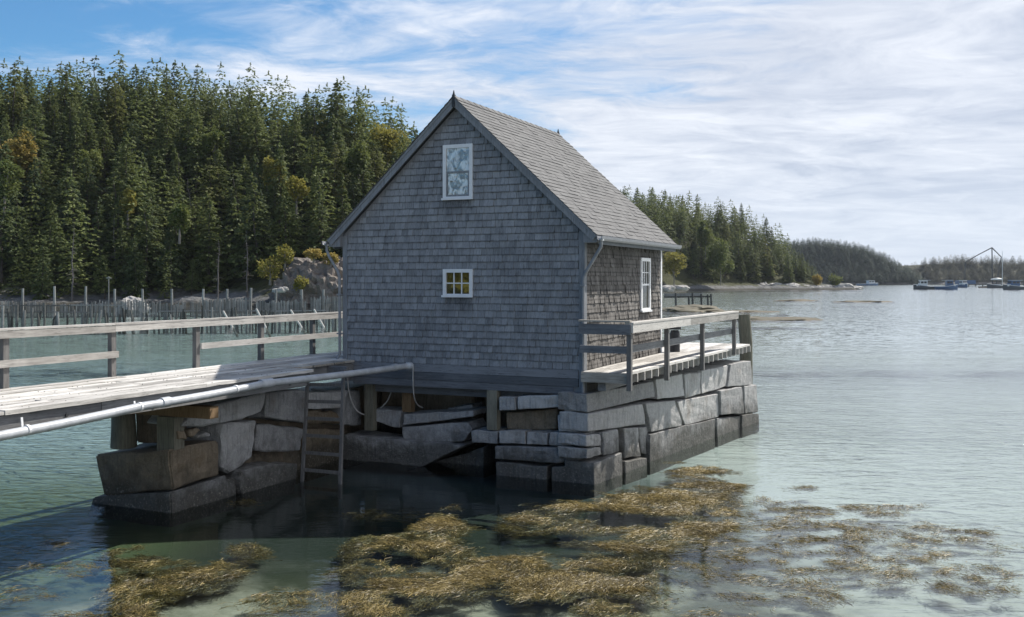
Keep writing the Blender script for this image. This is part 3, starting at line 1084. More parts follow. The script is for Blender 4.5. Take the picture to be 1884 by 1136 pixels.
def shingle_solid(P, a0, a1, b0, b1, t_butt, t_top, jit):
    j0, j1 = random.uniform(-jit, jit), random.uniform(-jit, jit)
    V = [P(a0, b0 + j0, t_butt), P(a1, b0 + j1, t_butt), P(a1, b1, t_top), P(a0, b1, t_top), P(a0, b0 + j0, -0.004), P(a1, b0 + j1, -0.004)]
    F = [(0, 1, 2, 3), (4, 5, 1, 0), (0, 3, 4), (1, 5, 2)]
    return V, F


def shingle_field(P, rows, span, expo, wmin, wmax, holes, part, rest, mat, parent, nmax, gap=0.004, t_butt=0.027, depth=None, flip=False, jit=0.005):
    """lay courses of separate shingles; the nmax that show largest become pieces of their own"""
    allS = []
    for r in range(rows):
        b0 = r * expo
        lo, hi = span(b0 + expo * 0.75)
        if hi - lo < 0.08:
            continue
        a = lo - random.uniform(0, wmax)
        while a < hi:
            wd = random.uniform(wmin, wmax)
            a0, a1 = max(a, lo) + gap / 2, min(a + wd, hi) - gap / 2
            a += wd
            if a1 - a0 < 0.03:
                continue
            segs = [(a0, a1)]
            for (h0, h1, g0, g1) in holes:
                if b0 + expo > g0 + 0.03 and b0 < g1 - 0.03:
                    ns = []
                    for (s0, s1) in segs:
                        if s1 <= h0 or s0 >= h1:
                            ns.append((s0, s1))
                        else:
                            if s0 < h0 - 0.02:
                                ns.append((s0, h0))
                            if s1 > h1 + 0.02:
                                ns.append((h1, s1))
                    segs = ns
            for (s0, s1) in segs:
                V, F = shingle_solid(P, s0, s1, b0, b0 + expo * 1.12, t_butt * random.uniform(0.55, 1.5), 0.003, jit)
                if flip:
                    F = [f[::-1] for f in F]
                d2 = depth((s0 + s1) / 2, b0) if depth else 1.0
                allS.append(((s1 - s0) / d2, V, F, min(1, max(0, random.gauss(0.5, 0.27)))))
    allS.sort(key=lambda t: -t[0])
    for (_, V, F, T) in allS[:nmax]:
        mk(part, V, F, mat, parent, [T] * 4)
    b = MB()
    for (_, V, F, T) in allS[nmax:]:
        b.add(V, F, T)
    if b.V:
        b.build(rest, mat, parent, kind='stuff')
    return len(allS)


EXP = 0.134
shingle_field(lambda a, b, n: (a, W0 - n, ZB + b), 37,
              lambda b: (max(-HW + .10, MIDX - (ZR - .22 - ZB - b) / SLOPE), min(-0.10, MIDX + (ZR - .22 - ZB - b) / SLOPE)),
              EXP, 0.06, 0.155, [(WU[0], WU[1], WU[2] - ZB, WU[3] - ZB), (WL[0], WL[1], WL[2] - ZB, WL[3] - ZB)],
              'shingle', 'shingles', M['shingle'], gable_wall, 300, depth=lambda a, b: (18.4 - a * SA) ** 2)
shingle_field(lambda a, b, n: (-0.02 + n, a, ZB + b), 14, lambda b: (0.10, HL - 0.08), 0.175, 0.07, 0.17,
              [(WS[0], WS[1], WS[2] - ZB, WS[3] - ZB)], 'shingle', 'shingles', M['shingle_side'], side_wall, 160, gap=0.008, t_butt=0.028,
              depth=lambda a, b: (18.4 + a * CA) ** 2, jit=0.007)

# corner boards, skirt
MB().box(-0.10, 0.012, -0.012, W0, 1.66, zt - 0.03).box(-0.018, 0.012, W0 + .002, 0.10, 2.0, zt - 0.03).build('corner_board', M['trim'], house)
MB().box(-HW - .012, -HW + .10, -0.012, W0, 1.70, zt - 0.03).build('corner_board', M['trim'], house)
MB().box(-0.018, 0.012, HL - 0.08, HL + 0.012, 2.0, zt - 0.03).build('corner_board', M['white'], house)
for k, (z0, z1, pr) in enumerate([(1.60, 1.738, 0.010), (1.744, 1.888, 0.022), (1.893, 2.046, 0.014)]):
    plank('skirt_board', house, M['trim_x'], -HW + (0.12 if k else 0.25), -0.11 - 0.10 * (k == 0), -pr - 0.004, W0 - 0.003, z0, z1, 'x', 14, 0.005)

# roof deck and shingles
ROOF_L = (HW / 2 + OV) * NRM
roofs = []
for s in (1, -1):
    def RP(a, b, n, s=s):
        # a along the ridge, b up the slope from the eave, n above the surface
        x = MIDX + s * (HW / 2 + OV) - s * b / NRM
        z = ZE + b * SLOPE / NRM
        return (x + s * n * SLOPE / NRM, a, z + n / NRM)
    m = MB()
    m.hexa([RP(Y0R, 0, -0.05), RP(Y1R, 0, -0.05), RP(Y1R, ROOF_L - 0.03, -0.05), RP(Y0R, ROOF_L - 0.03, -0.05),
            RP(Y0R, 0, -0.006), RP(Y1R, 0, -0.006), RP(Y1R, ROOF_L, -0.006), RP(Y0R, ROOF_L, -0.006)])
    rf = m.build('roof', M['trim'], house)
    roofs.append(rf)
    E = 0.122
    rows = int(ROOF_L / E)
    shingle_field(RP, rows, lambda b: (Y0R - 0.02, Y1R + 0.02), ROOF_L / rows, 0.20, 0.34, [], 'roof_shingle', 'roof_shingles', M['roof'], rf,
                  300 if s == 1 else 0, gap=0.006, t_butt=0.013, depth=lambda a, b: (18.4 + a * CA) ** 2, flip=(s == -1), jit=0.003)
    # rake board and soffit strip
    for (yy0, yy1) in ((Y0R + 0.012, Y0R + 0.045), (Y1R - 0.045, Y1R - 0.012)):
        p = [RP(yy0, 0.0, -0.14), RP(yy1, 0.0, -0.14), RP(yy1, ROOF_L - .13, -0.14), RP(yy0, ROOF_L - .13, -0.14),
             RP(yy0, 0.0, -0.052), RP(yy1, 0.0, -0.052), RP(yy1, ROOF_L - .05, -0.052), RP(yy0, ROOF_L - .05, -0.052)]
        MB().hexa(p).build('rake_board', M['trim'], house)
    b = MB()
    # boxed return at the eave corner
    xo, xi = MIDX + s * (HW / 2 + OV - 0.02), MIDX + s * (HW / 2 + 0.015)
    zb = ZE - 0.06
    b.add([(xo, Y0R + 0.05, zb - .07), (xi, Y0R + 0.05, zb - .07), (xi, Y0R + 0.05, roof_z(xi) - .10), (xo, Y0R + 0.05, zb),
           (xo, 0.018, zb - .07), (xi, 0.018, zb - .07), (xi, 0.018, roof_z(xi) - .10), (xo, 0.018, zb)],
          [(0, 1, 2, 3), (7, 6, 5, 4), (0, 4, 5, 1), (1, 5, 6, 2), (2, 6, 7, 3), (3, 7, 4, 0)])
    b.build('eave_return', M['trim'], house)
    # fascia and gutter
    MB().box(min(xo, xo - s * .03), max(xo, xo - s * .03), 0.03, Y1R - .02, ZE - .16, ZE - .045).build('fascia', M['trim'], house)
    gx = MIDX + s * (HW / 2 + OV + 0.055)
    g = MB()
    prof = [(-.055, 0.0), (-.05, -.055), (-.02, -.085), (.02, -.085), (.05, -.055), (.06, 0.0), (.045, 0.0), (.035, -.05), (.015, -.07), (-.015, -.07), (-.035, -.05), (-.042, 0)]
    V = [(gx + s * a, y, ZE - .015 + c) for y in (Y0R - .02, Y1R + .03) for (a, c) in prof]
    n = len(prof)
    F = [(i, (i + 1) % n, n + (i + 1) % n, n + i) for i in range(n)] + [tuple(range(n))[::-1], tuple(n + i for i in range(n))]
    g.add(V, F)
    gut = g.build('gutter', M['gutter'], house)
    b = MB()
    for k in range(8):
        y = 0.3 + k * 0.68
        b.box(gx - .062, gx + .066, y, y + .02, ZE - .012, ZE - .004)
    b.build('gutter_hanger', M['gutter'], gut)
# ridge cap and finials
b = MB()
for k in range(19):
    y0 = Y0R + (Y1R - Y0R) * k / 19
    y1 = Y0R + (Y1R - Y0R) * (k + 1) / 19 + 0.015
    zc = ZR + 0.02
    b.add([(MIDX - .10, y0, zc - .10 * SLOPE + .008), (MIDX, y0, zc + .012), (MIDX + .10, y0, zc - .10 * SLOPE + .008),
           (MIDX - .10, y1, zc - .10 * SLOPE), (MIDX, y1, zc + .002), (MIDX + .10, y1, zc - .10 * SLOPE),
           (MIDX - .10, y0, zc - .10 * SLOPE - .006), (MIDX, y0, zc - .006), (MIDX + .10, y0, zc - .10 * SLOPE - .006)],
          [(0, 1, 4, 3), (1, 2, 5, 4), (6, 7, 1, 0), (7, 8, 2, 1)], random.random())
b.build('ridge_cap', M['roof'], house)
for y in (Y0R + 0.02, Y1R - 0.03):
    b = MB()
    b.box(MIDX - .028, MIDX + .028, y - .028, y + .028, ZR - 0.20 if y < 1 else ZR - .05, ZR + .035)
    b.tube([(MIDX, y, ZR + .035), (MIDX, y, ZR + .06), (MIDX, y, ZR + .125)], [.03, .022, .007], 8)
    b.build('finial', M['dark_metal'], house)

# downspouts
def downspout(pts, side):
    o = MB().tube(pts, 0.03, 10).build('downspout', M['gutter'], house)
    smooth_by_angle(o)
    return o


gx = OV + 0.055
o = downspout([(gx, -0.08, ZE - 0.07), (gx, -0.08, ZE - 0.20), (gx - .06, -0.075, ZE - .30), (0.05, -0.065, ZE - .68), (0.012, -0.06, ZE - .78),
               (0.0, -0.06, ZE - 0.95), (-0.005, -0.06, 1.64)], 1)
MB().tube([(gx, -0.08, ZE - .05), (gx, -0.08, ZE - .10)], 0.052, 10).build('outlet', M['white'], o)
for z in (3.6, 2.5):
    MB().box(-0.05, 0.045, -0.105, -0.014, z, z + .03).build('strap', M['gutter'], o)
gl = -HW - OV - 0.055
o = downspout([(gl, -0.08, ZE - .07), (gl, -0.08, ZE - .2), (gl + .05, -.075, ZE - .32), (-HW - .10, -.065, ZE - .62), (-HW - .055, -.06, ZE - .75),
               (-HW - .05, -.06, 2.35), (-HW - .05, -.06, 2.20), (-HW - .10, -.10, 2.08), (-HW - .16, -.14, 1.98)], -1)
MB().tube([(gl, -0.08, ZE - .05), (gl, -0.08, ZE - .10)], 0.052, 10).build('outlet', M['white'], o)
for z in (3.4, 2.6):
    MB().box(-HW - .10, -HW + .0, -0.105, -0.014, z, z + .03).build('strap', M['gutter'], o)


# windows
def window_front(x0, x1, z0, z1, kind):
    wn = MB()
    f = 0.07
    y0, y1 = -0.028, W0 + 0.01
    wn.box(x0, x0 + f, y0, y1, z0, z1).box(x1 - f, x1, y0, y1, z0, z1)
    wn.box(x0 + f, x1 - f, y0, y1, z1 - f, z1).box(x0 + f, x1 - f, y0, y1, z0, z0 + f * 0.8)
    fr = wn.build('window', M['white'], house)
    MB().box(x0 - .015, x1 + .015, y0 - .035, y0 - 0.002, z0 - .012, z0 + .028).build('sill', M['white'], fr)
    MB().box(x0 + f, x1 - f, W0 - .006, W0 - .003, z0 + f * .8, z1 - f).build('backing', M['dark_metal'], fr)
    a0, a1, c0, c1 = x0 + f, x1 - f, z0 + f * .8, z1 - f
    if kind == 'sash':
        zm = (c0 + c1) / 2 - 0.02
        s = MB()
        s.box(a0, a1, -0.018, -0.004, zm, zm + .04)
        s.box(a0, a0 + .03, -0.018, -0.004, c0, zm).box(a1 - .03, a1, -0.018, -0.004, c0, zm)
        s.box(a0 + .03, a1 - .03, -0.018, -0.004, c0, c0 + .035)
        s.build('sash', M['trim'], fr)
        for (b0, b1) in ((c0 + .035, zm), (zm + .04, c1)):
            MB().box(a0 + .002, a1 - .002, -0.002, 0.006, b0, b1).build('pane', M['pane_film'], fr)
    else:
        mt = MB()
        w3, h2 = (a1 - a0) / 3, (c1 - c0) / 2
        for i in (1, 2):
            mt.box(a0 + i * w3 - .011, a0 + i * w3 + .011, -0.016, -0.003, c0, c1)
        mt.box(a0, a1, -0.019, -0.0065, c0 + h2 - .011, c0 + h2 + .011)
        mt.build('muntin', M['white'], fr)
        for i in range(3):
            for j in range(2):
                MB().box(a0 + i * w3 + .012, a0 + (i + 1) * w3 - .012, -0.001, 0.006, c0 + j * h2 + .012, c0 + (j + 1) * h2 - .012).build('pane', M['pane'], fr)
    return fr


window_front(*WU, 'sash')
window_front(*WL, 'six')
y0, y1, z0, z1 = WS
f = 0.075
wn = MB()
wn.box(-.02, .03, y0, y0 + f, z0, z1).box(-.02, .03, y1 - f, y1, z0, z1).box(-.02, .03, y0 + f, y1 - f, z1 - f, z1).box(-.02, .03, y0 + f, y1 - f, z0, z0 + f)
fr = wn.build('window', M['white'], house)
MB().box(.0305, .06, y0 - .015, y1 + .015, z0 - .01, z0 + .03).build('sill', M['white'], fr)
MB().box(-.018, -.013, y0 + f, y1 - f, z0 + f, z1 - f).build('backing', M['dark_metal'], fr)
zm = (z0 + z1) / 2
MB().box(-.004, .014, y0 + f, y1 - f, zm - .02, zm + .02).build('sash', M['white'], fr)
mt = MB()
for i in (1, 2):
    yv = y0 + f + (y1 - y0 - 2 * f) * i / 3
    mt.box(-.003, .010, yv - .009, yv + .009, zm + .02, z1 - f)
mt.box(-.006, .008, y0 + f, y1 - f, (zm + z1 - f) / 2, (zm + z1 - f) / 2 + .018)
mt.build('muntin', M['white'], fr)
for (b0, b1) in ((z0 + f, zm - .02), (zm + .02, z1 - f)):
    MB().box(-.012, -.007, y0 + f, y1 - f, b0, b1).build('pane', M['pane'], fr)


# ------------------------------------------------------------------ granite
def rough_block(name, pts_front, depth_vec, parent, mat=None, bev=0.012, jit=0.012, tone=None, sub=3):
    """a stone: front polygon in the house frame, pushed back along depth_vec, edges broken and faces uneven"""
    bm = bmesh.new()
    dv = Vector(depth_vec)
    cen = sum((Vector(p) for p in pts_front), Vector()) / len(pts_front)
    pts_front = [Vector(p) + (cen - Vector(p)).normalized() * min(0.018, (cen - Vector(p)).length * .1) for p in pts_front]
    bev *= random.uniform(.6, 1.5)
    a = [bm.verts.new(Vector(p)) for p in pts_front]
    b = [bm.verts.new(Vector(p) + dv) for p in pts_front]
    n = len(a)
    bm.faces.new(a)
    bm.faces.new(b[::-1])
    for i in range(n):
        bm.faces.new((a[i], b[i], b[(i + 1) % n], a[(i + 1) % n]))
    bmesh.ops.recalc_face_normals(bm, faces=bm.faces)
    bmesh.ops.bevel(bm, geom=list(bm.edges), offset=bev, segments=1, affect='EDGES', clamp_overlap=True)
    bmesh.ops.triangulate(bm, faces=[f for f in bm.faces if len(f.verts) > 4])
    bmesh.ops.subdivide_edges(bm, edges=list(bm.edges), cuts=sub, use_grid_fill=True)
    o_ = Vector((random.uniform(0, 50), random.uniform(0, 50), 0))
    for v in bm.verts:
        p = v.co * 3.0 + o_
        q = v.co * 11.0 + o_
        v.co += Vector((mnoise.noise(p), mnoise.noise(p + Vector((9, 0, 0))), mnoise.noise(p + Vector((0, 9, 0))))) * jit * 1.6
        v.co += Vector((mnoise.noise(q), mnoise.noise(q + Vector((9, 0, 0))), mnoise.noise(q + Vector((0, 9, 0))))) * jit * 1.15
    V = [tuple(v.co) for v in bm.verts]
    for i, v in enumerate(bm.verts):
        v.index = i
    F = [tuple(v.index for v in f.verts) for f in bm.faces]
    bm.free()
    t = random.random() if tone is None else tone
    return mk(name, V, F, mat or M['granite'], parent, [t] * len(F))


def crop_px(c, x0, y0, s):
    return (x0 + c[0] * s, y0 + c[1] * s)


pier = thing('granite_pier', 'dry laid pier of split granite blocks under the house and deck', 'pier', (0.5, 2.0, -0.4), 'H')
S4 = 560 / 1884
PD = Vector((1.14, 9.07, 0)).normalized()            # right face runs slightly outward
PN = Vector((PD.y, -PD.x, 0))
K4 = lambda c: crop_px(c, 860, 640, S4)


def right_blk(poly, off=0.0, dep=0.6, low=False, mat=None):
    P0 = Vector((0.16, -0.12, 0)) + PN * off
    pts = [hplane(*K4(c), P0, PN) for c in poly]
    if low:
        zmin = min(p[2] for p in pts)
        zmid = sum(p[2] for p in pts) / len(pts)
        pts = [(p[0], p[1], -0.75) if p[2] < zmid else p for p in pts]
    rough_block('block', pts, tuple(-PN * dep), pier, mat)


right_blk([(735, 287), (1155, 207), (1165, 303), (740, 400)], 0.0)
right_blk([(1167, 200), (1332, 160), (1345, 300), (1175, 322)], 0.02)
right_blk([(1340, 158), (1445, 150), (1446, 290), (1350, 315)], 0.0)
right_blk([(1450, 143), (1612, 108), (1602, 240), (1452, 285)], 0.01)
right_blk([(1630, 103), (1755, 80), (1768, 230), (1608, 245)], 0.05, 0.9)
right_blk([(745, 408), (1090, 347), (1105, 475), (745, 520)], 0.02)
right_blk([(1103, 342), (1283, 325), (1337, 482), (1135, 525)], 0.05)
right_blk([(1298, 335), (1552, 283), (1556, 430), (1345, 482)], 0.03)
right_blk([(1563, 265), (1702, 240), (1715, 410), (1570, 417)], 0.08)
right_blk([(1712, 235), (1790, 225), (1802, 402), (1720, 412)], 0.06, 0.9)
right_blk([(737, 540), (826, 530), (830, 610), (737, 615)], 0.03)
right_blk([(835, 525), (935, 505), (942, 650), (845, 670)], 0.05)
right_blk([(972, 497), (1060, 490), (1072, 680), (972, 690)], 0.02)
right_blk([(1065, 490), (1120, 488), (1127, 672), (1080, 660)], -0.02)
right_blk([(1128, 532), (1535, 440), (1530, 560), (1320, 645), (1128, 690)], 0.06, low=True)
right_blk([(1545, 436), (1692, 420), (1700, 500), (1548, 520)], 0.05, low=True)
right_blk([(1698, 415), (1806, 405), (1812, 475), (1700, 492)], 0.10, low=True, dep=0.9)
right_blk([(737, 625), (828, 614), (835, 665), (740, 692)], 0.05)
right_blk([(780, 712), (957, 645), (966, 790), (792, 862)], 0.12, low=True)
right_blk([(972, 702), (1112, 680), (1114, 752), (974, 790)], 0.10, low=True)


def front_blk(poly, y=-0.14, dep=0.7, low=False, mat=None, K=K4, par=None, name='block', jit=0.012, bev=0.012):
    pts = [hy(*K(c), y) for c in poly]
    if low:
        zmid = sum(p[2] for p in pts) / len(pts)
        pts = [(p[0], p[1], -0.75) if p[2] < zmid else p for p in pts]
    return rough_block(name, pts, (0, dep, 0), par or pier, mat, bev, jit)


front_blk([(580, 287), (733, 287), (738, 402), (592, 410)], -0.13, 1.0)
front_blk([(186, 305), (296, 301), (303, 388), (190, 396)], -0.10)
front_blk([(302, 301), (575, 294), (580, 370), (304, 386)], -0.12)
front_blk([(238, 402), (560, 378), (556, 508), (240, 508)], 0.18, 0.5, mat=M['granite_brown'])
front_blk([(548, 416), (742, 408), (742, 521), (558, 522)], -0.13, 1.0)
front_blk([(20, 515), (188, 515), (188, 595), (20, 591)], -0.06)
front_blk([(192, 515), (361, 515), (361, 596), (192, 596)], -0.10)
front_blk([(365, 518), (500, 520), (498, 605), (365, 601)], -0.08)
front_blk([(506, 524), (733, 530), (733, 613), (502, 606)], -0.14, 0.9)
front_blk([(163, 608), (733, 620), (735, 690), (560, 717), (320, 703), (165, 690)], -0.14, 0.8)
front_blk([(168, 700), (497, 732), (497, 830), (175, 800)], -0.12, 0.8, low=True)
front_blk([(518, 738), (778, 712), (790, 862), (518, 850)], -0.16, 0.9, low=True)
# rubble heart of the pier and its hidden back
for (x0, x1, y0, y1, z0, z1) in [(-0.9, -0.05, 0.6, 3.2, -0.7, 1.45), (-0.9, 0.1, 3.25, 6.2, -0.7, 1.5), (-0.6, 0.55, 6.25, 9.0, -0.7, 1.5),
                                 (-2.6, -0.95, 2.6, 4.2, -0.7, 1.6), (-4.9, -2.65, 2.9, 4.4, -0.7, 1.62), (-4.9, -0.95, 4.5, 9.0, -0.7, 1.6), (-5.6, -3.2, 1.9, 2.85, -0.7, 1.62), (-3.15, -1.0, 2.2, 2.58, -0.7, 1.62)]:
    rough_block('block', [(x0, y0, z0), (x1, y0, z0), (x1, y0, z1), (x0, y0, z1)], (0, y1 - y0, 0), pier, M['granite_brown'], 0.05, 0.03)

# stones that lie in the open channel under the house
K3 = lambda c: crop_px(c, 540, 640, S4)
chan = thing('stone_sill', 'tumbled granite slabs lying in the opening under the house', 'stone wall', (-2.4, 0.6, -0.4), 'H')
front_blk([(485, 375), (668, 392), (662, 498), (622, 496), (492, 455)], 0.35, 0.6, K=K3, par=chan, name='slab')
front_blk([(672, 412), (1115, 390), (1116, 425), (850, 462), (672, 482)], 0.28, 0.7, K=K3, par=chan, name='slab')
front_blk([(662, 492), (1078, 460), (1110, 505), (1062, 580), (765, 592), (672, 562)], 0.32, 0.7, K=K3, par=chan, name='slab')
front_blk([(950, 372), (1108, 350), (1115, 388), (950, 392)], 0.8, 0.5, K=K3, par=chan, name='slab')
front_blk([(300, 535), (660, 570), (1056, 606), (792, 746), (550, 716), (300, 702)], 0.10, 0.7, K=K3, par=chan, name='slab')
front_blk([(300, 705), (800, 760), (1100, 640), (1180, 610), (1180, 900), (300, 900)], 0.62, 0.7, K=K3, par=chan, name='slab', low=True)

cribs = thing('timber_cribbing', 'short wooden posts propping the house sill over the dark opening', 'posts', (-2.5, 0.5, 1.0), 'H')
for (c0, c1, y, mt) in [((672, 225), (727, 400), 0.45, 'raw_post'), ((440, 255), (490, 515), 0.2, 'old_post')]:
    a, b = hy(*K3(c0), y), hy(*K3(c1), y)
    MB().box(a[0], b[0], y, y + .16, b[2], 1.66).build('post', M[mt], cribs)
a, b = hy(*K4((120, 262)), -0.05), hy(*K4((182, 512)), -0.05)
MB().box(a[0], b[0], -0.05, 0.12, b[2], 1.60).build('post', M['old_post'], cribs)
MB().box(-HW + 0.3, -0.5, 0.3, 0.5, 1.42, 1.597).build('sill_beam', M['trim_x'], cribs)
MB().box(-HW + 0.3, -0.5, 2.3, 2.5, 1.42, 1.597).build('sill_beam', M['trim_x'], cribs)

# ------------------------------------------------------------------ causeway abutment under the walkway
SA3 = 320 / 1398
KA = lambda c: crop_px(c, 160, 700, SA3)
K2 = lambda c: crop_px(c, 0, 480, 640 / 1515)
KL = lambda c: crop_px(c, 440, 630, 340 / 1379)
cause = thing('granite_causeway', 'heap of large granite blocks carrying the walkway left of the ladder', 'stone wall', (-5.6, -3.0, -0.4), 'H')
AX, AY = -5.15, -5.03


def blk8(p, mat=None, name='block', jit=0.02, bev=0.025):
    """p: 8 corners, bottom ring then top ring"""
    bm = bmesh.new()
    v = [bm.verts.new(Vector(q)) for q in p]
    for f in [(3, 2, 1, 0), (4, 5, 6, 7), (0, 1, 5, 4), (1, 2, 6, 5), (2, 3, 7, 6), (3, 0, 4, 7)]:
        bm.faces.new([v[i] for i in f])
    bmesh.ops.recalc_face_normals(bm, faces=bm.faces)
    bmesh.ops.bevel(bm, geom=list(bm.edges), offset=bev, segments=2, affect='EDGES', clamp_overlap=True)
    bmesh.ops.subdivide_edges(bm, edges=list(bm.edges), cuts=2, use_grid_fill=True)
    o_ = Vector((random.uniform(0, 50), 7, 0))
    for q in bm.verts:
        a = q.co * 2.6 + o_
        c = q.co * 10 + o_
        q.co += Vector((mnoise.noise(a), mnoise.noise(a + Vector((9, 0, 0))), mnoise.noise(a + Vector((0, 9, 0))))) * jit * 2.2
        q.co += Vector((mnoise.noise(c), mnoise.noise(c + Vector((9, 0, 0))), mnoise.noise(c + Vector((0, 9, 0))))) * jit * 0.6
    for i, q in enumerate(bm.verts):
        q.index = i
    V = [tuple(q.co) for q in bm.verts]
    F = [tuple(q.index for q in f.verts) for f in bm.faces]
    bm.free()
    t = random.random()
    return mk(name, V, F, mat or M['granite'], cause, [t] * len(F))


tl, tr, br, bl = hy(*KA((65, 602)), AY), hy(*KA((665, 556)), AY), hy(*KA((680, 880)), AY), hy(*KA((128, 925)), AY)
fr_t, fr_b = hx(*KA((1022, 482)), AX), hx(*KA((1070, 752)), AX)
yb = max(fr_t[1], fr_b[1])
blk8([bl, br, (AX, yb, fr_b[2]), (bl[0], yb, bl[2]), tl, tr, (AX, yb - .05, fr_t[2]), (tl[0], yb - .05, tl[2] + .05)], M['granite_brown'])
# base course
bt = min(bl[2], br[2]) - 0.04
blk8([(-7.0, AY - .06, -.75), (AX + .1, AY - .06, -.75), (AX + .1, -3.75, -.75), (-7.0, -3.6, -.75),
      (-6.85, AY - .04, bl[2] - .03), (AX + .05, AY - .05, br[2] - .03), (AX + .06, -3.75, fr_b[2] - .04), (-6.9, -3.6, bl[2] - .03)])
p1, p2 = hx(*KA((978, 842)), AX + .06), hx(*KA((1205, 786)), AX + .06)
blk8([(-6.2, p1[1], -.75), (AX + .08, p1[1], -.75), (AX + .08, p2[1], -.75), (-6.2, p2[1], -.75),
      (-6.2, p1[1], p1[2]), (AX + .06, p1[1], p1[2]), (AX + .06, p2[1], p2[2]), (-6.2, p2[1], p2[2])])


def side_blk(poly, K, x=AX, dep=0.8, mat=None, low=False):
    pts = [hx(*K(c), x) for c in poly]
    if low:
        zmid = sum(p[2] for p in pts) / len(pts)
        pts = [(p[0], p[1], -0.75) if p[2] < zmid else p for p in pts]
    rough_block('block', pts, (-dep, 0, 0), cause, mat, 0.02, 0.02)


side_blk([(975, 712), (1117, 692), (1103, 862), (1000, 932), (962, 905)], K2, AX + .05, 0.9)
side_blk([(790, 722), (835, 655), (1165, 572), (1142, 655), (1062, 690), (880, 722)], K2, AX + .02, 0.8)
side_blk([(205, 378), (490, 352), (492, 602), (198, 570)], KL, AX + .02)
side_blk([(135, 608), (492, 640), (452, 812), (118, 822)], KL, AX - .12)
side_blk([(0, 945), (250, 902), (445, 900), (402, 1012), (330, 1060), (100, 1070), (0, 1052)], KL, AX + .12, 0.8, low=True)
side_blk([(500, 372), (765, 372), (765, 492), (500, 505)], KL, AX - .02)
side_blk([(500, 512), (752, 520), (770, 612), (500, 612)], KL, AX - .06, mat=M['granite_brown'])
side_blk([(772, 355), (900, 350), (922, 520), (915, 618), (772, 628)], KL, AX - .02)
side_blk([(500, 640), (770, 640), (770, 1000), (500, 1000)], KL, AX - .25, mat=M['granite_brown'], low=True)
side_blk([(770, 650), (1000, 690), (1000, 1000), (770, 1000)], KL, AX - .3, mat=M['granite_brown'], low=True)
side_blk([(735, 398), (800, 395), (806, 482), (735, 478)], KA, AX + .0, 0.3, mat=M['granite_brown'])
side_blk([(815, 400), (900, 375), (930, 400), (880, 440), (820, 460)], KA, AX - .05, 0.3, mat=M['granite_brown'])
side_blk([(888, 445), (985, 412), (1003, 440), (985, 462), (890, 476)], KA, AX + .03, 0.25)
blk8([(-6.4, -4.55, .98), (-5.75, -4.55, .98), (-5.75, -4.0, .98), (-6.4, -4.0, .98), (-6.4, -4.55, 1.6), (-5.75, -4.55, 1.6), (-5.75, -4.0, 1.6), (-6.4, -4.0, 1.6)], M['granite_brown'], jit=0.012)
blk8([(-6.9, -3.55, -.75), (-5.3, -3.55, -.75), (-5.6, 4.0, -.75), (-6.9, 4.0, -.75), (-6.9, -3.55, 1.3), (-5.75, -3.55, 1.3), (-5.75, 4.0, 1.4), (-6.9, 4.0, 1.4)], M['granite_brown'])

# ------------------------------------------------------------------ walkway on the causeway, along the house's left side
walk = thing('wooden_walkway', 'weathered plank walkway leading from the left to the house', 'walkway', (-5.5, -8.0, 1.6), 'H')
WZ = 2.09
nearx, farx = -4.40, -6.62
npl = 11
pw = (nearx - farx) / npl
for k in range(npl):
    x1 = nearx - k * pw
    x0 = x1 - pw + 0.008
    cuts = [-16.5 + (k % 3) * 1.1]
    while cuts[-1] < 7.0:
        cuts.append(cuts[-1] + random.uniform(2.6, 4.2))
    endy = -2.25 if x1 > -5.2 else 6.5
    for c0, c1 in zip(cuts, cuts[1:]):
        if c0 > endy - 0.2:
            break
        c1 = min(c1, endy)
        plank('plank', walk, M['deck'], x0 + random.uniform(0, .006), x1, c0 + .005, c1 - .005, WZ - 0.05 + random.uniform(-.006, .006), WZ + random.uniform(-.01, .01), 'y', 10, 0.008)
nb = MB()
for k in range(npl):
    for y in np.arange(-15.7, -2.4, 0.675):
        for e in (.04, pw - .05):
            xx, yy_ = nearx - k * pw - e + random.uniform(-.012, .012), y + random.uniform(-.02, .02)
            if random.random() < .6:
                nb.box(xx - .0035, xx + .0035, yy_ - .0035, yy_ + .0035, WZ - .004, WZ + .011)
nb.build('nail_heads', M['dark_metal'], walk, kind='stuff')
# landing in front of the door side corner
for k in range(6):
    y0 = -2.22 + k * 0.36
    plank('plank', walk, M['deck_x'], -5.42, -4.95 + random.uniform(-.03, .02), y0 + .004, y0 + .352, WZ - .046, WZ - .004, 'x', 4, 0.004)
for (x0, x1, y1) in ((nearx - .16, nearx - .05, -2.25), (-5.16, -5.03, 0.0), (farx + .05, farx + .17, 6.5)):
    c = -16.5
    while c < y1 - 0.3:
        e = min(y1, c + 4.7)
        plank('stringer', walk, M['beam'], x0, x1, c + .004, e - .004, 1.80, 2.03, 'y', 10, 0.006)
        c = e
for k in range(13):
    y = -15.8 + k * 1.35
    if y < 0.5:
        MB().box(farx + .18, nearx - .17, y, y + .09, 1.80, 2.028).build('joist', M['beam'], walk)
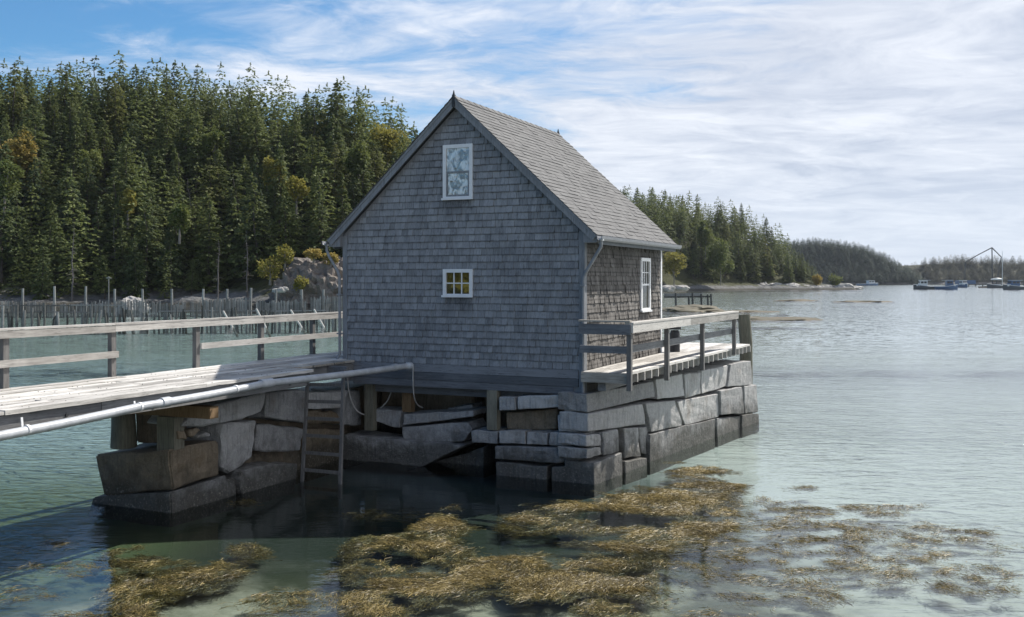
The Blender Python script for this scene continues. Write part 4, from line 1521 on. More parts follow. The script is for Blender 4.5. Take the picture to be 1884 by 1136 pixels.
# beam under the stringers at the abutment, and the two stub posts
b0, b1 = hy(*KA((392, 285)), -4.9), hy(*KA((842, 285)), -4.9)
MB().bar((-6.55, -4.78, 1.60), (-4.5, -4.78, 1.60), 0.2, 0.19).build('cross_beam', M['raw_post'], walk)
a, b = hy(*KA((288, 312)), -4.8), hy(*KA((288, 560)), -4.8)
log = MB().tube([(a[0], -4.78, 0.92), (a[0] + .01, -4.79, 1.2), (a[0] - .01, -4.78, 1.5)], [.215, .20, .19], 14).build('log_post', M['old_post'], walk)
smooth_by_angle(log)
a, b = hy(*KA((592, 312)), -4.85), hy(*KA((730, 540)), -4.85)
MB().box(a[0], b[0], -4.93, -4.70, b[2] - .08, 1.50).build('post', M['old_post'], walk)
# railing on the far side
RXW = farx - 0.02
ptops = []
for px in (8, 206, 361, 480, 575):
    p = hx(px, 600, RXW)
    MB().box(RXW - .045, RXW + .045, p[1] - .05, p[1] + .05, 1.72, 2.90).build('post', M['post'], walk)
    ptops.append(p[1])
for y in (-13.6, 3.6, 6.2):
    MB().box(RXW - .045, RXW + .045, y - .05, y + .05, 1.72, 2.90).build('post', M['post'], walk)
segs = [(-16.4, ptops[1]), (ptops[1], ptops[3]), (ptops[3], 6.4)]
for k, (c0, c1) in enumerate(segs):
    plank('top_rail', walk, M['rail'], RXW + .047, RXW + .085, c0 + .003, c1 - .003, 2.845, 2.955, 'y', 10, 0.007)
    plank('cap_rail', walk, M['rail'], RXW - .05, RXW + .09, c0 + .004, c1 - .004, 2.958, 2.99, 'y', 10, 0.005)
plank('middle_rail', walk, M['rail'], RXW + .047, RXW + .085, -16.2, ptops[1] + .07, 2.41, 2.52, 'y', 8, 0.006)
plank('middle_rail', walk, M['rail'], RXW + .047, RXW + .085, ptops[2] + .05, 6.3, 2.43, 2.54, 'y', 10, 0.006)
b = MB()
for k in range(7):
    y = -12.5 + k * 1.6
    b.tube([(nearx - .05, y, 1.88 + (k % 2) * .04), (nearx - .025, y, 1.88 + (k % 2) * .04)], 0.022, 8)
b.build('bolt', M['dark_metal'], walk)

# ------------------------------------------------------------------ pipe along the walkway
pipe = thing('drain_pipe', 'long pale grey drain pipe slung along the walkway to the house', 'pipe', (-4.3, -8.0, 1.6), 'H')
pA, pB, pC, pD = hx(-60, 814, -4.26), hx(262, 748, -4.26), hx(490, 706, -4.26), hy(748, 674, -0.10)
def lerp(a, b, t):
    return tuple(a[i] + (b[i] - a[i]) * t for i in range(3))
path = []
for a, b, n in ((pA, pB, 8), (pB, pC, 6), (pC, pD, 8)):
    for i in range(n):
        q = lerp(a, b, i / n)
        path.append((q[0], q[1], q[2] - 0.012 * math.sin(math.pi * i / n)))
path.append(pD)
o = MB().tube(path, 0.061, 14).build('pipe', M['pipe'], pipe)
smooth_by_angle(o)
d = [pB, lerp(pA, pB, 0.985), pC]
for (q, nx, r, L) in ((lerp(pB, pC, .16), pC, .074, .16), (pC, pD, .079, .26), (lerp(pC, pD, .90), pD, .069, .14)):
    dv = (Vector(nx) - Vector(q)).normalized() * L / 2
    o = MB().tube([Vector(q) - dv, Vector(q) + dv], r, 14).build('coupling', M['pipe'], pipe)
    smooth_by_angle(o)
for (q, nx) in ((lerp(pB, pC, -.02), pC), (lerp(pA, pB, .3), pB), (lerp(pB, pC, .72), pC)):
    dv = (Vector(nx) - Vector(q)).normalized() * 0.018
    b = MB().tube([Vector(q) - dv, Vector(q) + dv], .067, 14)
    b.bar((q[0] - .08, q[1], q[2] - .02), (q[0] - .10, q[1], 1.99), .03, .012, (1, 0, 0))
    b.build('hanger_strap', M['white'], pipe)
MB().tube([(pD[0] - .01, -.10, pD[2]), (pD[0] + .05, -.06, pD[2] + .0), (pD[0] + .06, -.02, pD[2])], [.075, .072, .07], 14).build('elbow', M['pipe'], pipe)

# ------------------------------------------------------------------ ladder
lad = thing('ladder', 'slim wooden ladder standing in the water in front of the causeway blocks', 'ladder', (-4.6, -1.8, -0.4), 'H')
Lt, Lb = W2H(*at(567, 684, 18.9)), W2H(*at(556, 886, 18.45))
Rt, Rb = W2H(*at(632, 684, 18.62)), W2H(*at(626, 893, 18.17))
for a, b in ((Lt, Lb), (Rt, Rb)):
    dn = Vector(b) - Vector(a)
    MB().bar(Vector(b) + dn * 0.32, Vector(a) - dn * .02, .055, .05, (0, 1, 0)).build('rail', M['post'], lad)
for k in range(7):
    t = 0.12 + k * 0.155
    a, b = lerp(Lt, Lb, t), lerp(Rt, Rb, t)
    MB().bar(a, b, .028, .06, (0, 0, 1)).build('rung', M['post'], lad)

# hoses hanging under the house
def hose(label, pts, r, name='hose'):
    P = []
    for i in range(len(pts) - 1):
        p0, p1, p2, p3 = [Vector(pts[max(0, min(len(pts) - 1, i + k))]) for k in (-1, 0, 1, 2)]
        for s in range(6):
            t = s / 6
            P.append(0.5 * ((2 * p1) + (p2 - p0) * t + (2 * p0 - 5 * p1 + 4 * p2 - p3) * t * t + (3 * p1 - p0 - 3 * p2 + p3) * t ** 3))
    P.append(Vector(pts[-1]))
    b = MB().tube(P, r, 6)
    base = pts[0]
    V = [tuple(v) for v in b.V]
    o = bpy.data.objects.new(name, raw_mesh(name, [tuple(Vector(v) - Vector(base)) for v in V], b.F, M['rope'], b.T, True))
    COL.objects.link(o)
    o.location = H2W(*base)
    o.rotation_euler = (0, 0, -ANG)
    tagged(o, label, 'hose')


hose('pale hose looping down beside the ladder from the house corner', [hy(*K3(c), y) for c, y in (((335, 95), -.06), ((335, 200), -.07), ((350, 300), -.02), ((385, 380), .1), ((430, 412), .2), ((480, 416), .34))], 0.013)
hose('thin pale hose rising in the dark opening under the house', [hy(*K3(c), y) for c, y in (((540, 375), .36), ((580, 330), .4), ((600, 285), .45), ((615, 240), .5))], 0.011)
hose('grey hose hanging from the pipe\'s end under the house', [hy(*K3(c), y) for c, y in (((740, 120), -.06), ((740, 230), -.06), ((748, 310), .05), ((770, 355), .25), ((800, 372), .42))], 0.013)

# ------------------------------------------------------------------ deck on the right of the house
deck = thing('side_deck', 'sunlit plank deck along the house\'s right wall on the pier', 'deck', (0.6, 4.0, 1.6), 'H')
DZ = 2.05


def deck_edge(y):
    return 0.90 + (1.26 - 0.90) * (y + 0.2) / 9.2


npl = 7
for k in range(npl):
    f0, f1 = k / npl, (k + 1) / npl
    cuts = [-0.2, 2.4 + (k % 3) * 0.9, 5.6 + (k % 2) * 0.7, 9.0]
    for c0, c1 in zip(cuts, cuts[1:]):
        V = []
        for i in range(7):
            y = c0 + .004 + (c1 - c0 - .008) * i / 6
            xa, xb = 0.04 + (deck_edge(y) - .04) * f0 + .004, 0.04 + (deck_edge(y) - .04) * f1 - .004
            dz = random.uniform(-.003, .003)
            V += [(xa, y, DZ - .045), (xb, y, DZ - .045), (xb, y, DZ + dz), (xa, y, DZ + dz)]
        F = [(4 * i + q, 4 * i + (q + 1) % 4, 4 * i + 4 + (q + 1) % 4, 4 * i + 4 + q) for i in range(6) for q in range(4)] + [(3, 2, 1, 0), (24, 25, 26, 27)]
        mk('plank', V, F, M['deck'], deck, [random.random()] * len(F))
for k in range(12):
    x1 = 0.03 - k * 0.22
    plank('plank', deck, M['deck'], x1 - .212, x1, HL + .06, 9.0, DZ - .045, DZ, 'y', 6, 0.003)
for k in range(24):
    y = -0.12 + k * 0.395
    e = deck_edge(y) + 0.012
    MB().box(-0.0, e, y, y + .05, DZ - .20, DZ - .047).build('joist', M['rail'], deck)
MB().box(0.02, 0.92, -0.232, -0.202, DZ - .19, DZ - .01).build('end_board', M['deck_x'], deck)
MB().box(0.3, 0.45, -0.1, 9.0, 1.70, DZ - .205).build('beam', M['beam'], deck)
py_ = (-0.27, 1.86, 4.35, 7.12)
rp = []
for k, y in enumerate(py_):
    x = deck_edge(y) + 0.055
    MB().box(x - .04, x + .045, y - .045, y + .045, 1.74 if k < 3 else 1.9, 2.90).build('post', M['post'], deck)
    rp.append(x)
for (ya, yb) in ((py_[0] - .05, 3.2), (3.2, py_[3] + .10)):
    xa, xb = deck_edge(ya) + .12, deck_edge(yb) + .12
    MB().hexa([(xa - .018, ya, 2.775), (xa + .022, ya, 2.775), (xb + .022, yb - .004, 2.775), (xb - .018, yb - .004, 2.775),
               (xa - .018, ya, 2.925), (xa + .022, ya, 2.925), (xb + .022, yb - .004, 2.925), (xb - .018, yb - .004, 2.925)], random.random()).build('top_rail', M['rail'], deck)
    MB().hexa([(xa - .13, ya, 2.928), (xa + .03, ya, 2.928), (xb + .03, yb - .004, 2.928), (xb - .13, yb - .004, 2.928),
               (xa - .13, ya, 2.962), (xa + .03, ya, 2.962), (xb + .03, yb - .004, 2.962), (xb - .13, yb - .004, 2.962)], random.random()).build('cap_rail', M['rail'], deck)
xa, xb = deck_edge(py_[0]) - .01, deck_edge(7.1) - .01
MB().hexa([(xa - .02, py_[0], 2.40), (xa + .018, py_[0], 2.40), (xb + .018, 7.12, 2.40), (xb - .02, 7.12, 2.40),
           (xa - .02, py_[0], 2.53), (xa + .018, py_[0], 2.53), (xb + .018, 7.12, 2.53), (xb - .02, 7.12, 2.53)]).build('middle_rail', M['beam'], deck)
MB().box(0.02, rp[0] + .04, py_[0] - .083, py_[0] - .047, 2.74, 2.925).build('top_rail', M['trim_x'], deck)
MB().box(0.02, rp[0] + .04, py_[0] - .10, py_[0] + .03, 2.964, 2.995).build('cap_rail', M['deck_x'], deck)
MB().box(0.02, rp[0] - .045, py_[0] - .03, py_[0] + .008, 2.40, 2.53).build('middle_rail', M['trim_x'], deck)

pl_ = W2H(*at(1372, 640, 27.0))
pt = Vector((pl_[0] + .02, pl_[1], 0))
pile = MB().tube([(pt.x - .02, pt.y, -.7), (pt.x - .01, pt.y, 1.0), (pt.x - .01, pt.y, 2.0), (pt.x - .07, pt.y, 2.79)], [.18, .175, .17, .165], 14)
o = bpy.data.objects.new('mooring_pile', raw_mesh('mooring_pile', [tuple(Vector(v) - Vector((pt.x, pt.y, 0))) for v in pile.V], pile.F, M['pile'], pile.T))
COL.objects.link(o)
o.location = H2W(pt.x, pt.y, 0)
o.rotation_euler = (0, 0, -ANG)
smooth_by_angle(o)
tagged(o, 'thick round mooring pile leaning at the far end of the deck', 'pile')

# short dark bollard by the far house corner
q = W2H(*at(1221, 620, 24.2))
bl_ = MB().tube([(0, 0, 0), (0, 0, .42), (0, 0, .5)], [.12, .12, .09], 12)
bl_.tube([(0, 0, .52), (0, 0, .58), (0, 0, .62)], [.15, .15, .06], 12)
o = bl_.build('bollard', M['dark_metal'])
o.location = H2W(0.22, HL + .35, DZ)
smooth_by_angle(o)
tagged(o, 'low dark bollard on the deck by the far corner of the house', 'bollard')
#--PART4--

# ------------------------------------------------------------------ fish weir beyond the walkway
weir = thing('fish_weir', 'long weathered fence of stakes and slats standing in the cove', 'fence', (-30, 84.5, -1.0), 'W')
r = random.Random(5)


def weir_y(x):
    return 85.0 + (x + 44) * 0.10


WX0, WX1 = -46.5, -13.5
b = MB()
x = WX0
while x < WX1:
    wd = r.uniform(0.05, 0.11)
    y = weir_y(x) + r.uniform(-.03, .03)
    zt_ = 1.70 + (x - WX0) * 0.012 + r.uniform(-.16, .16) + .18 * math.sin(x * .7)
    b.hexa([(x, y, .55), (x + wd, y, .55), (x + wd, y + .025, .55), (x, y + .025, .55),
            (x + r.uniform(-.03, .03), y, zt_), (x + wd, y, zt_ + r.uniform(-.03, .03)), (x + wd, y + .025, zt_), (x, y + .025, zt_)], r.random())
    x += wd + (r.uniform(.015, .06) if r.random() < .96 else r.uniform(.2, .5))
b.build('slats', M['stake'], weir, kind='stuff')
for z, off in ((1.62, -.06), (1.05, -.06), (0.62, .06)):
    x = WX0
    while x < WX1:
        L = r.uniform(3.5, 6)
        if r.random() < 0.85:
            x1 = min(WX1, x + L)
            MB().bar((x, weir_y(x) + off, z + r.uniform(-.06, .06)), (x1, weir_y(x1) + off, z + r.uniform(-.06, .06)), .06, .10, (0, 0, 1), r.random()).build('crossbar', M['stake'], weir)
        x += L
for i in range(92):
    x = WX0 + (WX1 - WX0) * (i + r.uniform(-.35, .35)) / 92
    y = weir_y(x) - r.uniform(.25, 1.4)
    h = r.triangular(0.35, 1.9, 1.1)
    rad = r.uniform(.06, .13)
    ln = r.gauss(0, .16)
    MB().tube([(x, y, -1.0), (x + ln * .5, y, .4), (x + ln, y, h)], [rad, rad, rad * .75], 7, True, r.random()).build('stake', M['stake_dark'] if r.random() < .62 else M['stake'], weir)
for px, py in zip([-10, 42, 100, 158, 211, 262, 316, 374, 418, 462, 508, 555, 595], [530, 531, 527, 527, 532, 532, 532, 532, 532, 530, 534, 533, 533]):
    p = at(px, py, 86.6)
    y = weir_y(p[0]) + .25
    p = at(px, py, y)
    MB().tube([(p[0] + r.uniform(-.1, .1), y, -1.0), (p[0], y, p[2])], [.12, .10], 8, True, r.uniform(.5, 1)).build('post', M['stake'], weir)
p = at(200, 513, 88)
MB().tube([(p[0], 88, -1.0), (p[0], 88, p[2])], [.06, .045], 7).build('pole', M['stake'], weir)
b = MB().tube([(p[0] - .22, 88, p[2] + .03), (p[0], 88, p[2] + .1), (p[0] + .22, 88, p[2] + .03)], [.05, .08, .05], 6)
b.build('pole_head', M['stake'], weir)

for (x0, y0, x1, y1, lab) in [(411, 573, 432, 602, 'pale pole leaning left in front of the weir, leftmost of the leaning four'),
                              (472, 569, 492, 602, 'pale pole leaning left beyond the walkway\'s middle handrail post'),
                              (535, 571, 560, 602, 'pale pole leaning left beyond the walkway, second nearest the house'),
                              (578, 570, 600, 602, 'pale pole leaning left beyond the walkway, nearest the house')]:
    a, c = at(x0, y0, 80), at(x1, y1, 80)
    t = thing('leaning_pole', lab, 'pole', (c[0], c[1], 0), 'W', 'poles leaning in the cove')
    MB().tube([(c[0] + .25, 80, -.8), a], [.10, .08], 7, True, .9).build('pole', M['rail'], t)
    MB().tube([(a[0] - .02, 80, a[2]), (a[0] - .03, 80, a[2] + .03)], [.085, .06], 7, True, .9).build('pole_end', M['rail'], t)


# ------------------------------------------------------------------ boulders and ledges
def boulder(name, label, c, rx, ry, rz, mat, seed, group=None, cat='boulder', flat=0.0, n=3, jag=0.28):
    bm = bmesh.new()
    bmesh.ops.create_icosphere(bm, subdivisions=n, radius=1.0)
    o_ = Vector((seed * 3.7, seed * 1.3, 0))
    for v in bm.verts:
        q = v.co.copy()
        k = 1 + jag * mnoise.noise(q * 1.3 + o_) + jag * .5 * mnoise.noise(q * 3.1 + o_) + jag * .25 * mnoise.noise(q * 7 + o_)
        v.co = Vector((q.x * rx * k, q.y * ry * k, max(-.6, q.z) * rz * k))
    me = bpy.data.meshes.new(name)
    bm.to_mesh(me)
    bm.free()
    me.materials.append(mat)
    a = me.attributes.new('tone', 'FLOAT', 'FACE')
    a.data.foreach_set('value', [random.random() * 0.3 + .35] * len(me.polygons))
    o = bpy.data.objects.new(name, me)
    COL.objects.link(o)
    o.location = c
    tagged(o, label, cat, group)
    return o


p = at(247, 561, 116)
boulder('boulder', 'large pale boulder standing behind the weir fence', (p[0], 116, 0.5), 1.7, 1.4, 1.2, M['shore_rock'], 3, n=4, jag=0.45)
p = at(1252, 533, 300)
boulder('boulder', 'smooth beige boulder on the shore, rightmost of the two behind the ruined jetty', (p[0], 300, 1.4), 2.7, 2.0, 1.0, M['shore_rock'], 4, 'beige boulders behind the jetty')
p = at(1229, 533, 298)
boulder('boulder', 'beige boulder on the shore beside the house\'s far corner', (p[0], 298, 1.2), 2.4, 2.0, 1.3, M['shore_rock'], 5, 'beige boulders behind the jetty')
LED = [((1215, 1328), 572, 0.75, 'low green weed covered ledge at the foot of the ruined jetty', 4.5),
       ((1305, 1424), 574, 0.22, 'thin brown ledge running right from the jetty\'s ledge', 3.0),
       ((1322, 1502), 588, 0.30, 'golden brown ledge just behind the deck\'s mooring pile', 2.6),
       ((1425, 1506), 554, 0.30, 'thin dark ledge far out, left of the two in mid water', 3.0),
       ((1538, 1642), 556, 0.30, 'thin dark ledge far out, right of the two in mid water', 3.0)]
for k, ((x0, x1), py, hh, lab, ry) in enumerate(LED):
    a, c = onz(x0, py), onz(x1, py)
    boulder('rock_ledge', lab, ((a[0] + c[0]) / 2, a[1], -0.05), (c[0] - a[0]) / 2, ry, hh, M['ledge'], 30 + k, None, 'ledge', n=4, jag=0.35)
r = random.Random(12)
for k in range(16):
    px = 1400 + k * 11.5 + r.uniform(-5, 5)
    py = 532 if px > 1480 else r.uniform(524, 531)
    Y = 414 + (px - 1400) * 0.05
    p = at(px, py, Y)
    s = r.uniform(1.6, 3.6)
    boulder('boulder', 'pale grey boulder on the shore of the wooded point', (p[0], Y, max(0.3, p[2])), s, s * .8, s * r.uniform(.4, .75), M['shore_rock'], 60 + k, 'boulders along the point', jag=0.4)
for k in range(3):
    px = 508 + r.uniform(0, 40)
    Y = 137.5 + r.uniform(-1, 2)
    p = at(px, 540 - r.uniform(0, 10), Y)
    s = r.uniform(.4, .8)
    boulder('boulder', 'pale broken rock at the foot of the granite outcrop', (p[0], Y, max(.3, p[2])), s, s * .8, s * r.uniform(.5, .8), M['shore_rock'], 90 + k, 'rocks below the granite outcrop', jag=0.4)

# granite knob at the foot of the slope, right of the woods
def knob(name, label, c, rx, ry, rz, seed):
    bm = bmesh.new()
    bmesh.ops.create_icosphere(bm, subdivisions=5, radius=1.0)
    o_ = Vector((seed * 3.7, seed * 1.3, 0))
    for v in bm.verts:
        d_ = v.co.copy()
        d_.z = max(d_.z, -.3)
        b_ = 1 - abs(mnoise.noise(Vector((d_.x * 1.6 + d_.z * 1.2, d_.y * 1.6, d_.z * 2.6)) + o_))
        cr_ = mnoise.cell(Vector((d_.x * 3.0 + d_.z * 1.5, d_.y * 3.0, d_.z * 3.4)) + o_)
        k_ = .72 + .38 * b_ + .08 * cr_ + .06 * mnoise.cell(Vector((d_.x * 7 + d_.z * 3, d_.y * 7, d_.z * 8)) + o_) + .06 * mnoise.noise(d_ * 12 + o_)
        v.co = Vector((d_.x * rx * k_, d_.y * ry * k_, d_.z * rz * k_))
    me = bpy.data.meshes.new(name)
    bm.to_mesh(me)
    bm.free()
    me.materials.append(M['knob'])
    o = bpy.data.objects.new(name, me)
    COL.objects.link(o)
    o.location = c
    tagged(o, label, 'rock outcrop')


M['knob'] = mat_granite('knob_rock', (0.36, 0.32, 0.29), (0.10, 0.085, 0.075), False, 0.7)
p = at(592, 548, 146)
knob('rock_outcrop', 'pinkish grey granite outcrop left of the house wall behind the weir', (p[0], 147, 0), 6.4, 6.4, 7.4, 2)
p = at(545, 548, 144)
knob('rock_outcrop', 'lower broken granite outcrop with shrubs beside the tall one', (p[0], 144, 0), 3.6, 3.0, 5.4, 5)

jet = thing('ruined_jetty', 'dark piles and beam of a ruined jetty right of the house', 'jetty', (26, 132, 0), 'W')
for px, top in ((1243, 539), (1267, 545), (1274, 539), (1290, 541), (1302, 542), (1308, 541)):
    p = at(px, top, 130)
    MB().tube([(p[0] + .08, 130, -.6), (p[0], 130, p[2])], [.14, .12], 8).build('pile', M['stake_dark'], jet)
a, c = at(1222, 547, 130.3), at(1306, 546, 130.3)
MB().bar((a[0], 130.3, a[2]), (c[0], 130.3, c[2]), .2, .22).build('beam', M['stake_dark'], jet)
a, c = at(1222, 544, 134), at(1292, 543, 134)
MB().bar((a[0], 134, a[2]), (c[0], 134, c[2]), .2, .5).build('beam', M['stake'], jet)


# ------------------------------------------------------------------ boats
M['hull_blue'] = mat_plain('hull_blue', (0.05, 0.10, 0.20), 0.35, 0.15)
M['hull_dark'] = mat_plain('hull_dark', (0.06, 0.07, 0.085), 0.4, 0.2)
M['hull_white'] = mat_plain('hull_white', (0.60, 0.62, 0.64), 0.4, 0.08)
M['hull_wood'] = mat_plain('hull_wood', (0.10, 0.075, 0.05), 0.6, 0.2)


def hull_mesh(L, B, F0, bow):
    """hull from stern (x=-L/2) to bow (x=L/2)"""
    st = []
    N = 9
    for i in range(N):
        t = i / (N - 1)
        hb = B / 2 * (0.88 + 0.12 * math.sin(t * 2.2)) * (1 - max(0, (t - .55) / .45) ** 2.2)
        sh = F0 + bow * max(0, t - .25) ** 1.7
        x = -L / 2 + L * t
        st.append([(x + bow * .12 * (t > .9), s * hb * w_, z) for s, w_, z in ((-1, 1.0, sh), (-1, .9, .25), (-1, .45, -.35), (1, .45, -.35), (1, .9, .25), (1, 1.0, sh))])
    V = [p for s in st for p in s]
    F = []
    for i in range(N - 1):
        for k in range(5):
            F.append((6 * i + k, 6 * i + k + 1, 6 * i + 7 + k, 6 * i + 6 + k))
        F.append((6 * i + 5, 6 * i, 6 * i + 6, 6 * i + 11))
    F.append(tuple(range(6))[::-1])
    F.append(tuple(6 * (N - 1) + k for k in range(6)))
    return V, F


def boat(label, px, py, Y, L, B, rot, hull, house_, cabin=True, mast=2.5, dinghy=False, name='lobster_boat', cat='boat'):
    c = at(px, py, Y)
    t = bpy.data.objects.new(name, None)
    COL.objects.link(t)
    t.location = (c[0], Y, 0)
    t.rotation_euler = (0, 0, rot)
    t.scale = (1.05, 1.1, 1.4) if not dinghy else (1, 1, 1.3)
    tagged(t, label, cat, None)
    BASE[t.name] = (0, 0, 0)
    V, F = hull_mesh(L, B, 0.85 if not dinghy else .4, 1.1 if not dinghy else .35)
    h = mk('hull', V, F, hull, t)
    smooth_by_angle(h, 35)
    rail_ = MB()
    for s in (-1, 1):
        pts = [(V[6 * i + (0 if s < 0 else 5)][0], V[6 * i + (0 if s < 0 else 5)][1], V[6 * i][2] + .04) for i in range(9)]
        rail_.tube(pts, .07, 5)
    rail_.build('gunwale', M['hull_white'] if not dinghy else M['hull_wood'], h)
    if cabin:
        x0, x1, wd = -.02 * L, .26 * L, B * .36
        cb = MB()
        cb.hexa([(x0, -wd, .85), (x1 + .5, -wd, .95), (x1 + .5, wd, .95), (x0, wd, .85), (x0, -wd * .95, 2.75), (x1, -wd * .9, 2.7), (x1, wd * .9, 2.7), (x0, wd * .95, 2.75)])
        k = cb.build('deckhouse', house_, t)
        MB().box(x0 - 1.3, x1 + .25, -wd - .1, wd + .1, 2.76, 2.86).build('roof', M['hull_white'], k)
        for s in (-1, 1):
            for i in range(2):
                a = x0 + .3 + i * (x1 - x0 - .3) / 2
                MB().box(a, a + (x1 - x0) * .36, s * (wd + .012) - .012, s * (wd + .012) + .012, 1.85, 2.45).build('window', M['dark_metal'], k)
        MB().box(x1 + .18, x1 + .22, -wd * .8, wd * .8, 1.85, 2.45).build('windshield', M['dark_metal'], k)
        MB().box(x1 + .4, .40 * L, -wd * .8, wd * .8, 1.0, 1.55).build('trunk_cabin', M['hull_white'], t)
        m = MB().tube([(x0 + .4, 0, 2.8), (x0 + .4, 0, 2.8 + mast)], [.06, .035], 6)
        m.tube([(x0 + .4, -.6, 2.8 + mast * .7), (x0 + .4, .6, 2.8 + mast * .7)], .03, 5)
        m.build('mast', M['dark_metal'], t)
    elif not dinghy:
        MB().box(-.1 * L, .18 * L, -B * .28, B * .28, .85, 1.35).build('cabin', M['hull_white'], t)
    else:
        MB().box(-.12 * L, .0 * L, -B * .4, B * .4, .25, .32).build('thwart', M['hull_wood'], t)
    return t


boat('dark lobster boat with bow to the left, leftmost of the moored pair', 1704, 532, 436, 10.0, 3.3, math.radians(172), M['hull_dark'], M['hull_white'])
boat('blue lobster boat with bow to the right, right half of the moored pair', 1741, 533, 430, 8.6, 3.1, math.radians(-8), M['hull_blue'], M['hull_blue'], mast=1.6)
boat('small white and blue boat seen end on behind the moored pair', 1769, 528, 560, 8.0, 4.4, math.radians(-70), M['hull_blue'], M['hull_white'])
boat('small brown dinghy between the moored boats', 1810, 529, 540, 5.5, 1.8, math.radians(5), M['hull_wood'], None, False, dinghy=True, name='dinghy')
boat('blue lobster boat at the right edge of the picture', 1872, 532, 425, 12.5, 3.6, math.radians(188), M['hull_dark'], M['hull_blue'], mast=3.0)
boat('blue fishing vessel lying off the far headland', 1597, 520, 800, 17, 5, math.radians(12), M['hull_blue'], M['hull_white'], mast=8)
sb = boat('white sailboat with bare mast at the right', 1836, 525, 520, 10.5, 3.0, math.radians(180), M['hull_dark'], None, False, name='sailboat')
MB().tube([(-2.2, 0, 1.0), (-2.2, 0, 13.6)], [.16, .11], 8).build('mast', M['hull_white'], sb)
MB().tube([(-2.2, 0, 3.0), (3.6, 0, 3.1)], [.14, .12], 6).build('boom', M['hull_white'], sb)
MB().tube([(-2.2, 0, 3.25), (0.5, 0, 3.4), (3.4, 0, 3.25)], [.22, .32, .15], 8).build('furled_sail', M['hull_white'], sb)

cr = thing('loading_crane', 'tall dark crane with two slanting arms behind the boats', 'crane', at(1826, 519, 640)[:2] + (0,), 'W')
YC = 640
q = lambda px, py: at(px, py, YC)
top = q(1825, 456)
MB().tube([(top[0] + .4, YC, -1), top], [.42, .34], 6).build('tower', M['dark_metal'], cr)
MB().tube([top, q(1800, 469), q(1776, 483)], [.34, .30, .26], 6).build('arm', M['dark_metal'], cr)
MB().tube([top, q(1843, 474)], [.34, .30], 6).build('arm', M['dark_metal'], cr)
MB().tube([q(1776, 482), (q(1775, 500)[0], YC, -1)], [.28, .28], 6).build('strut', M['dark_metal'], cr)
MB().tube([q(1842, 474), (q(1832, 500)[0], YC, -1)], [.25, .25], 6).build('strut', M['dark_metal'], cr)
wf = thing('far_wharf', 'low dark wharf along the far shore behind the boats', 'wharf', (at(1820, 520, 660)[0], 660, 0), 'W')
a, c = at(1755, 520, 660), at(1920, 520, 660)
MB().box(a[0], c[0], 658, 664, 1.0, 1.5).build('deck', M['stake_dark'], wf)
for k in range(14):
    x = a[0] + (c[0] - a[0]) * k / 13
    MB().tube([(x, 658.5, -1), (x, 658.5, 1.0)], .3, 6).build('pile', M['stake_dark'], wf)
MB().box(a[0] + 2, a[0] + 14, 659, 663, 1.5, 4.0).build('shed', M['hull_blue'], wf)

# ------------------------------------------------------------------ rockweed floating in front of the pier
DENSE = [(820, 970, 52, 22), (760, 1012, 130, 30), (730, 1050, 110, 36), (870, 1048, 140, 26), (780, 1082, 130, 28), (700, 1105, 75, 36), (965, 1036, 65, 18),
         (1010, 1078, 95, 28), (1100, 1062, 120, 40), (1165, 1025, 95, 42), (1140, 1110, 85, 35), (1085, 937, 140, 14), (1100, 970, 180, 30), (1230, 932, 140, 36),
         (1300, 902, 80, 20), (1262, 962, 112, 30), (1195, 990, 100, 30), (1290, 872, 62, 11), (1236, 850, 30, 6), (1015, 956, 85, 13), (1130, 916, 50, 8),
         (250, 1025, 62, 16), (310, 1062, 112, 28), (262, 1090, 80, 22), (240, 1122, 52, 22), (455, 1017, 46, 15), (375, 1050, 90, 16)]
SPARSE = [(1480, 962, 140, 24), (1560, 945, 120, 16), (1600, 982, 95, 26), (1500, 1022, 150, 42), (1330, 1032, 130, 60), (1400, 1092, 170, 42), (1650, 1042, 125, 42),
          (1720, 990, 120, 24), (1790, 1072, 110, 26), (1850, 1010, 60, 16), (1250, 1082, 80, 52), (1330, 1120, 95, 24), (70, 1010, 55, 10), (40, 1042, 42, 12),
          (150, 1052, 62, 16), (60, 1100, 62, 16), (110, 1130, 62, 14), (540, 1112, 130, 26), (70, 983, 52, 4), (1390, 935, 90, 14), (1650, 940, 70, 12),
          (840, 937, 30, 4), (60, 855, 60, 6), (20, 860, 30, 5), (450, 925, 40, 6), (700, 950, 60, 10), (1480, 900, 40, 4)]


def patch_val(px, py, L, edge=0.45):
    v = np.zeros_like(px)
    for (cx, cy, rx, ry) in L:
        d = ((px - cx) / rx) ** 2 + ((py - cy) / ry) ** 2
        v = np.maximum(v, np.clip((1.0 - d) / edge, 0, 1))
    return v


def vnoise(x, y, s, seed):
    """cheap vectorised value noise"""
    rr = np.random.default_rng(seed)
    tab = rr.random((64, 64))
    u, v = x * s, y * s
    i, j = np.floor(u).astype(int), np.floor(v).astype(int)
    a, b_ = u - i, v - j
    a, b_ = a * a * (3 - 2 * a), b_ * b_ * (3 - 2 * b_)
    g = lambda p_, q_: tab[p_ % 64, q_ % 64]
    return (g(i, j) * (1 - a) + g(i + 1, j) * a) * (1 - b_) + (g(i, j + 1) * (1 - a) + g(i + 1, j + 1) * a) * b_


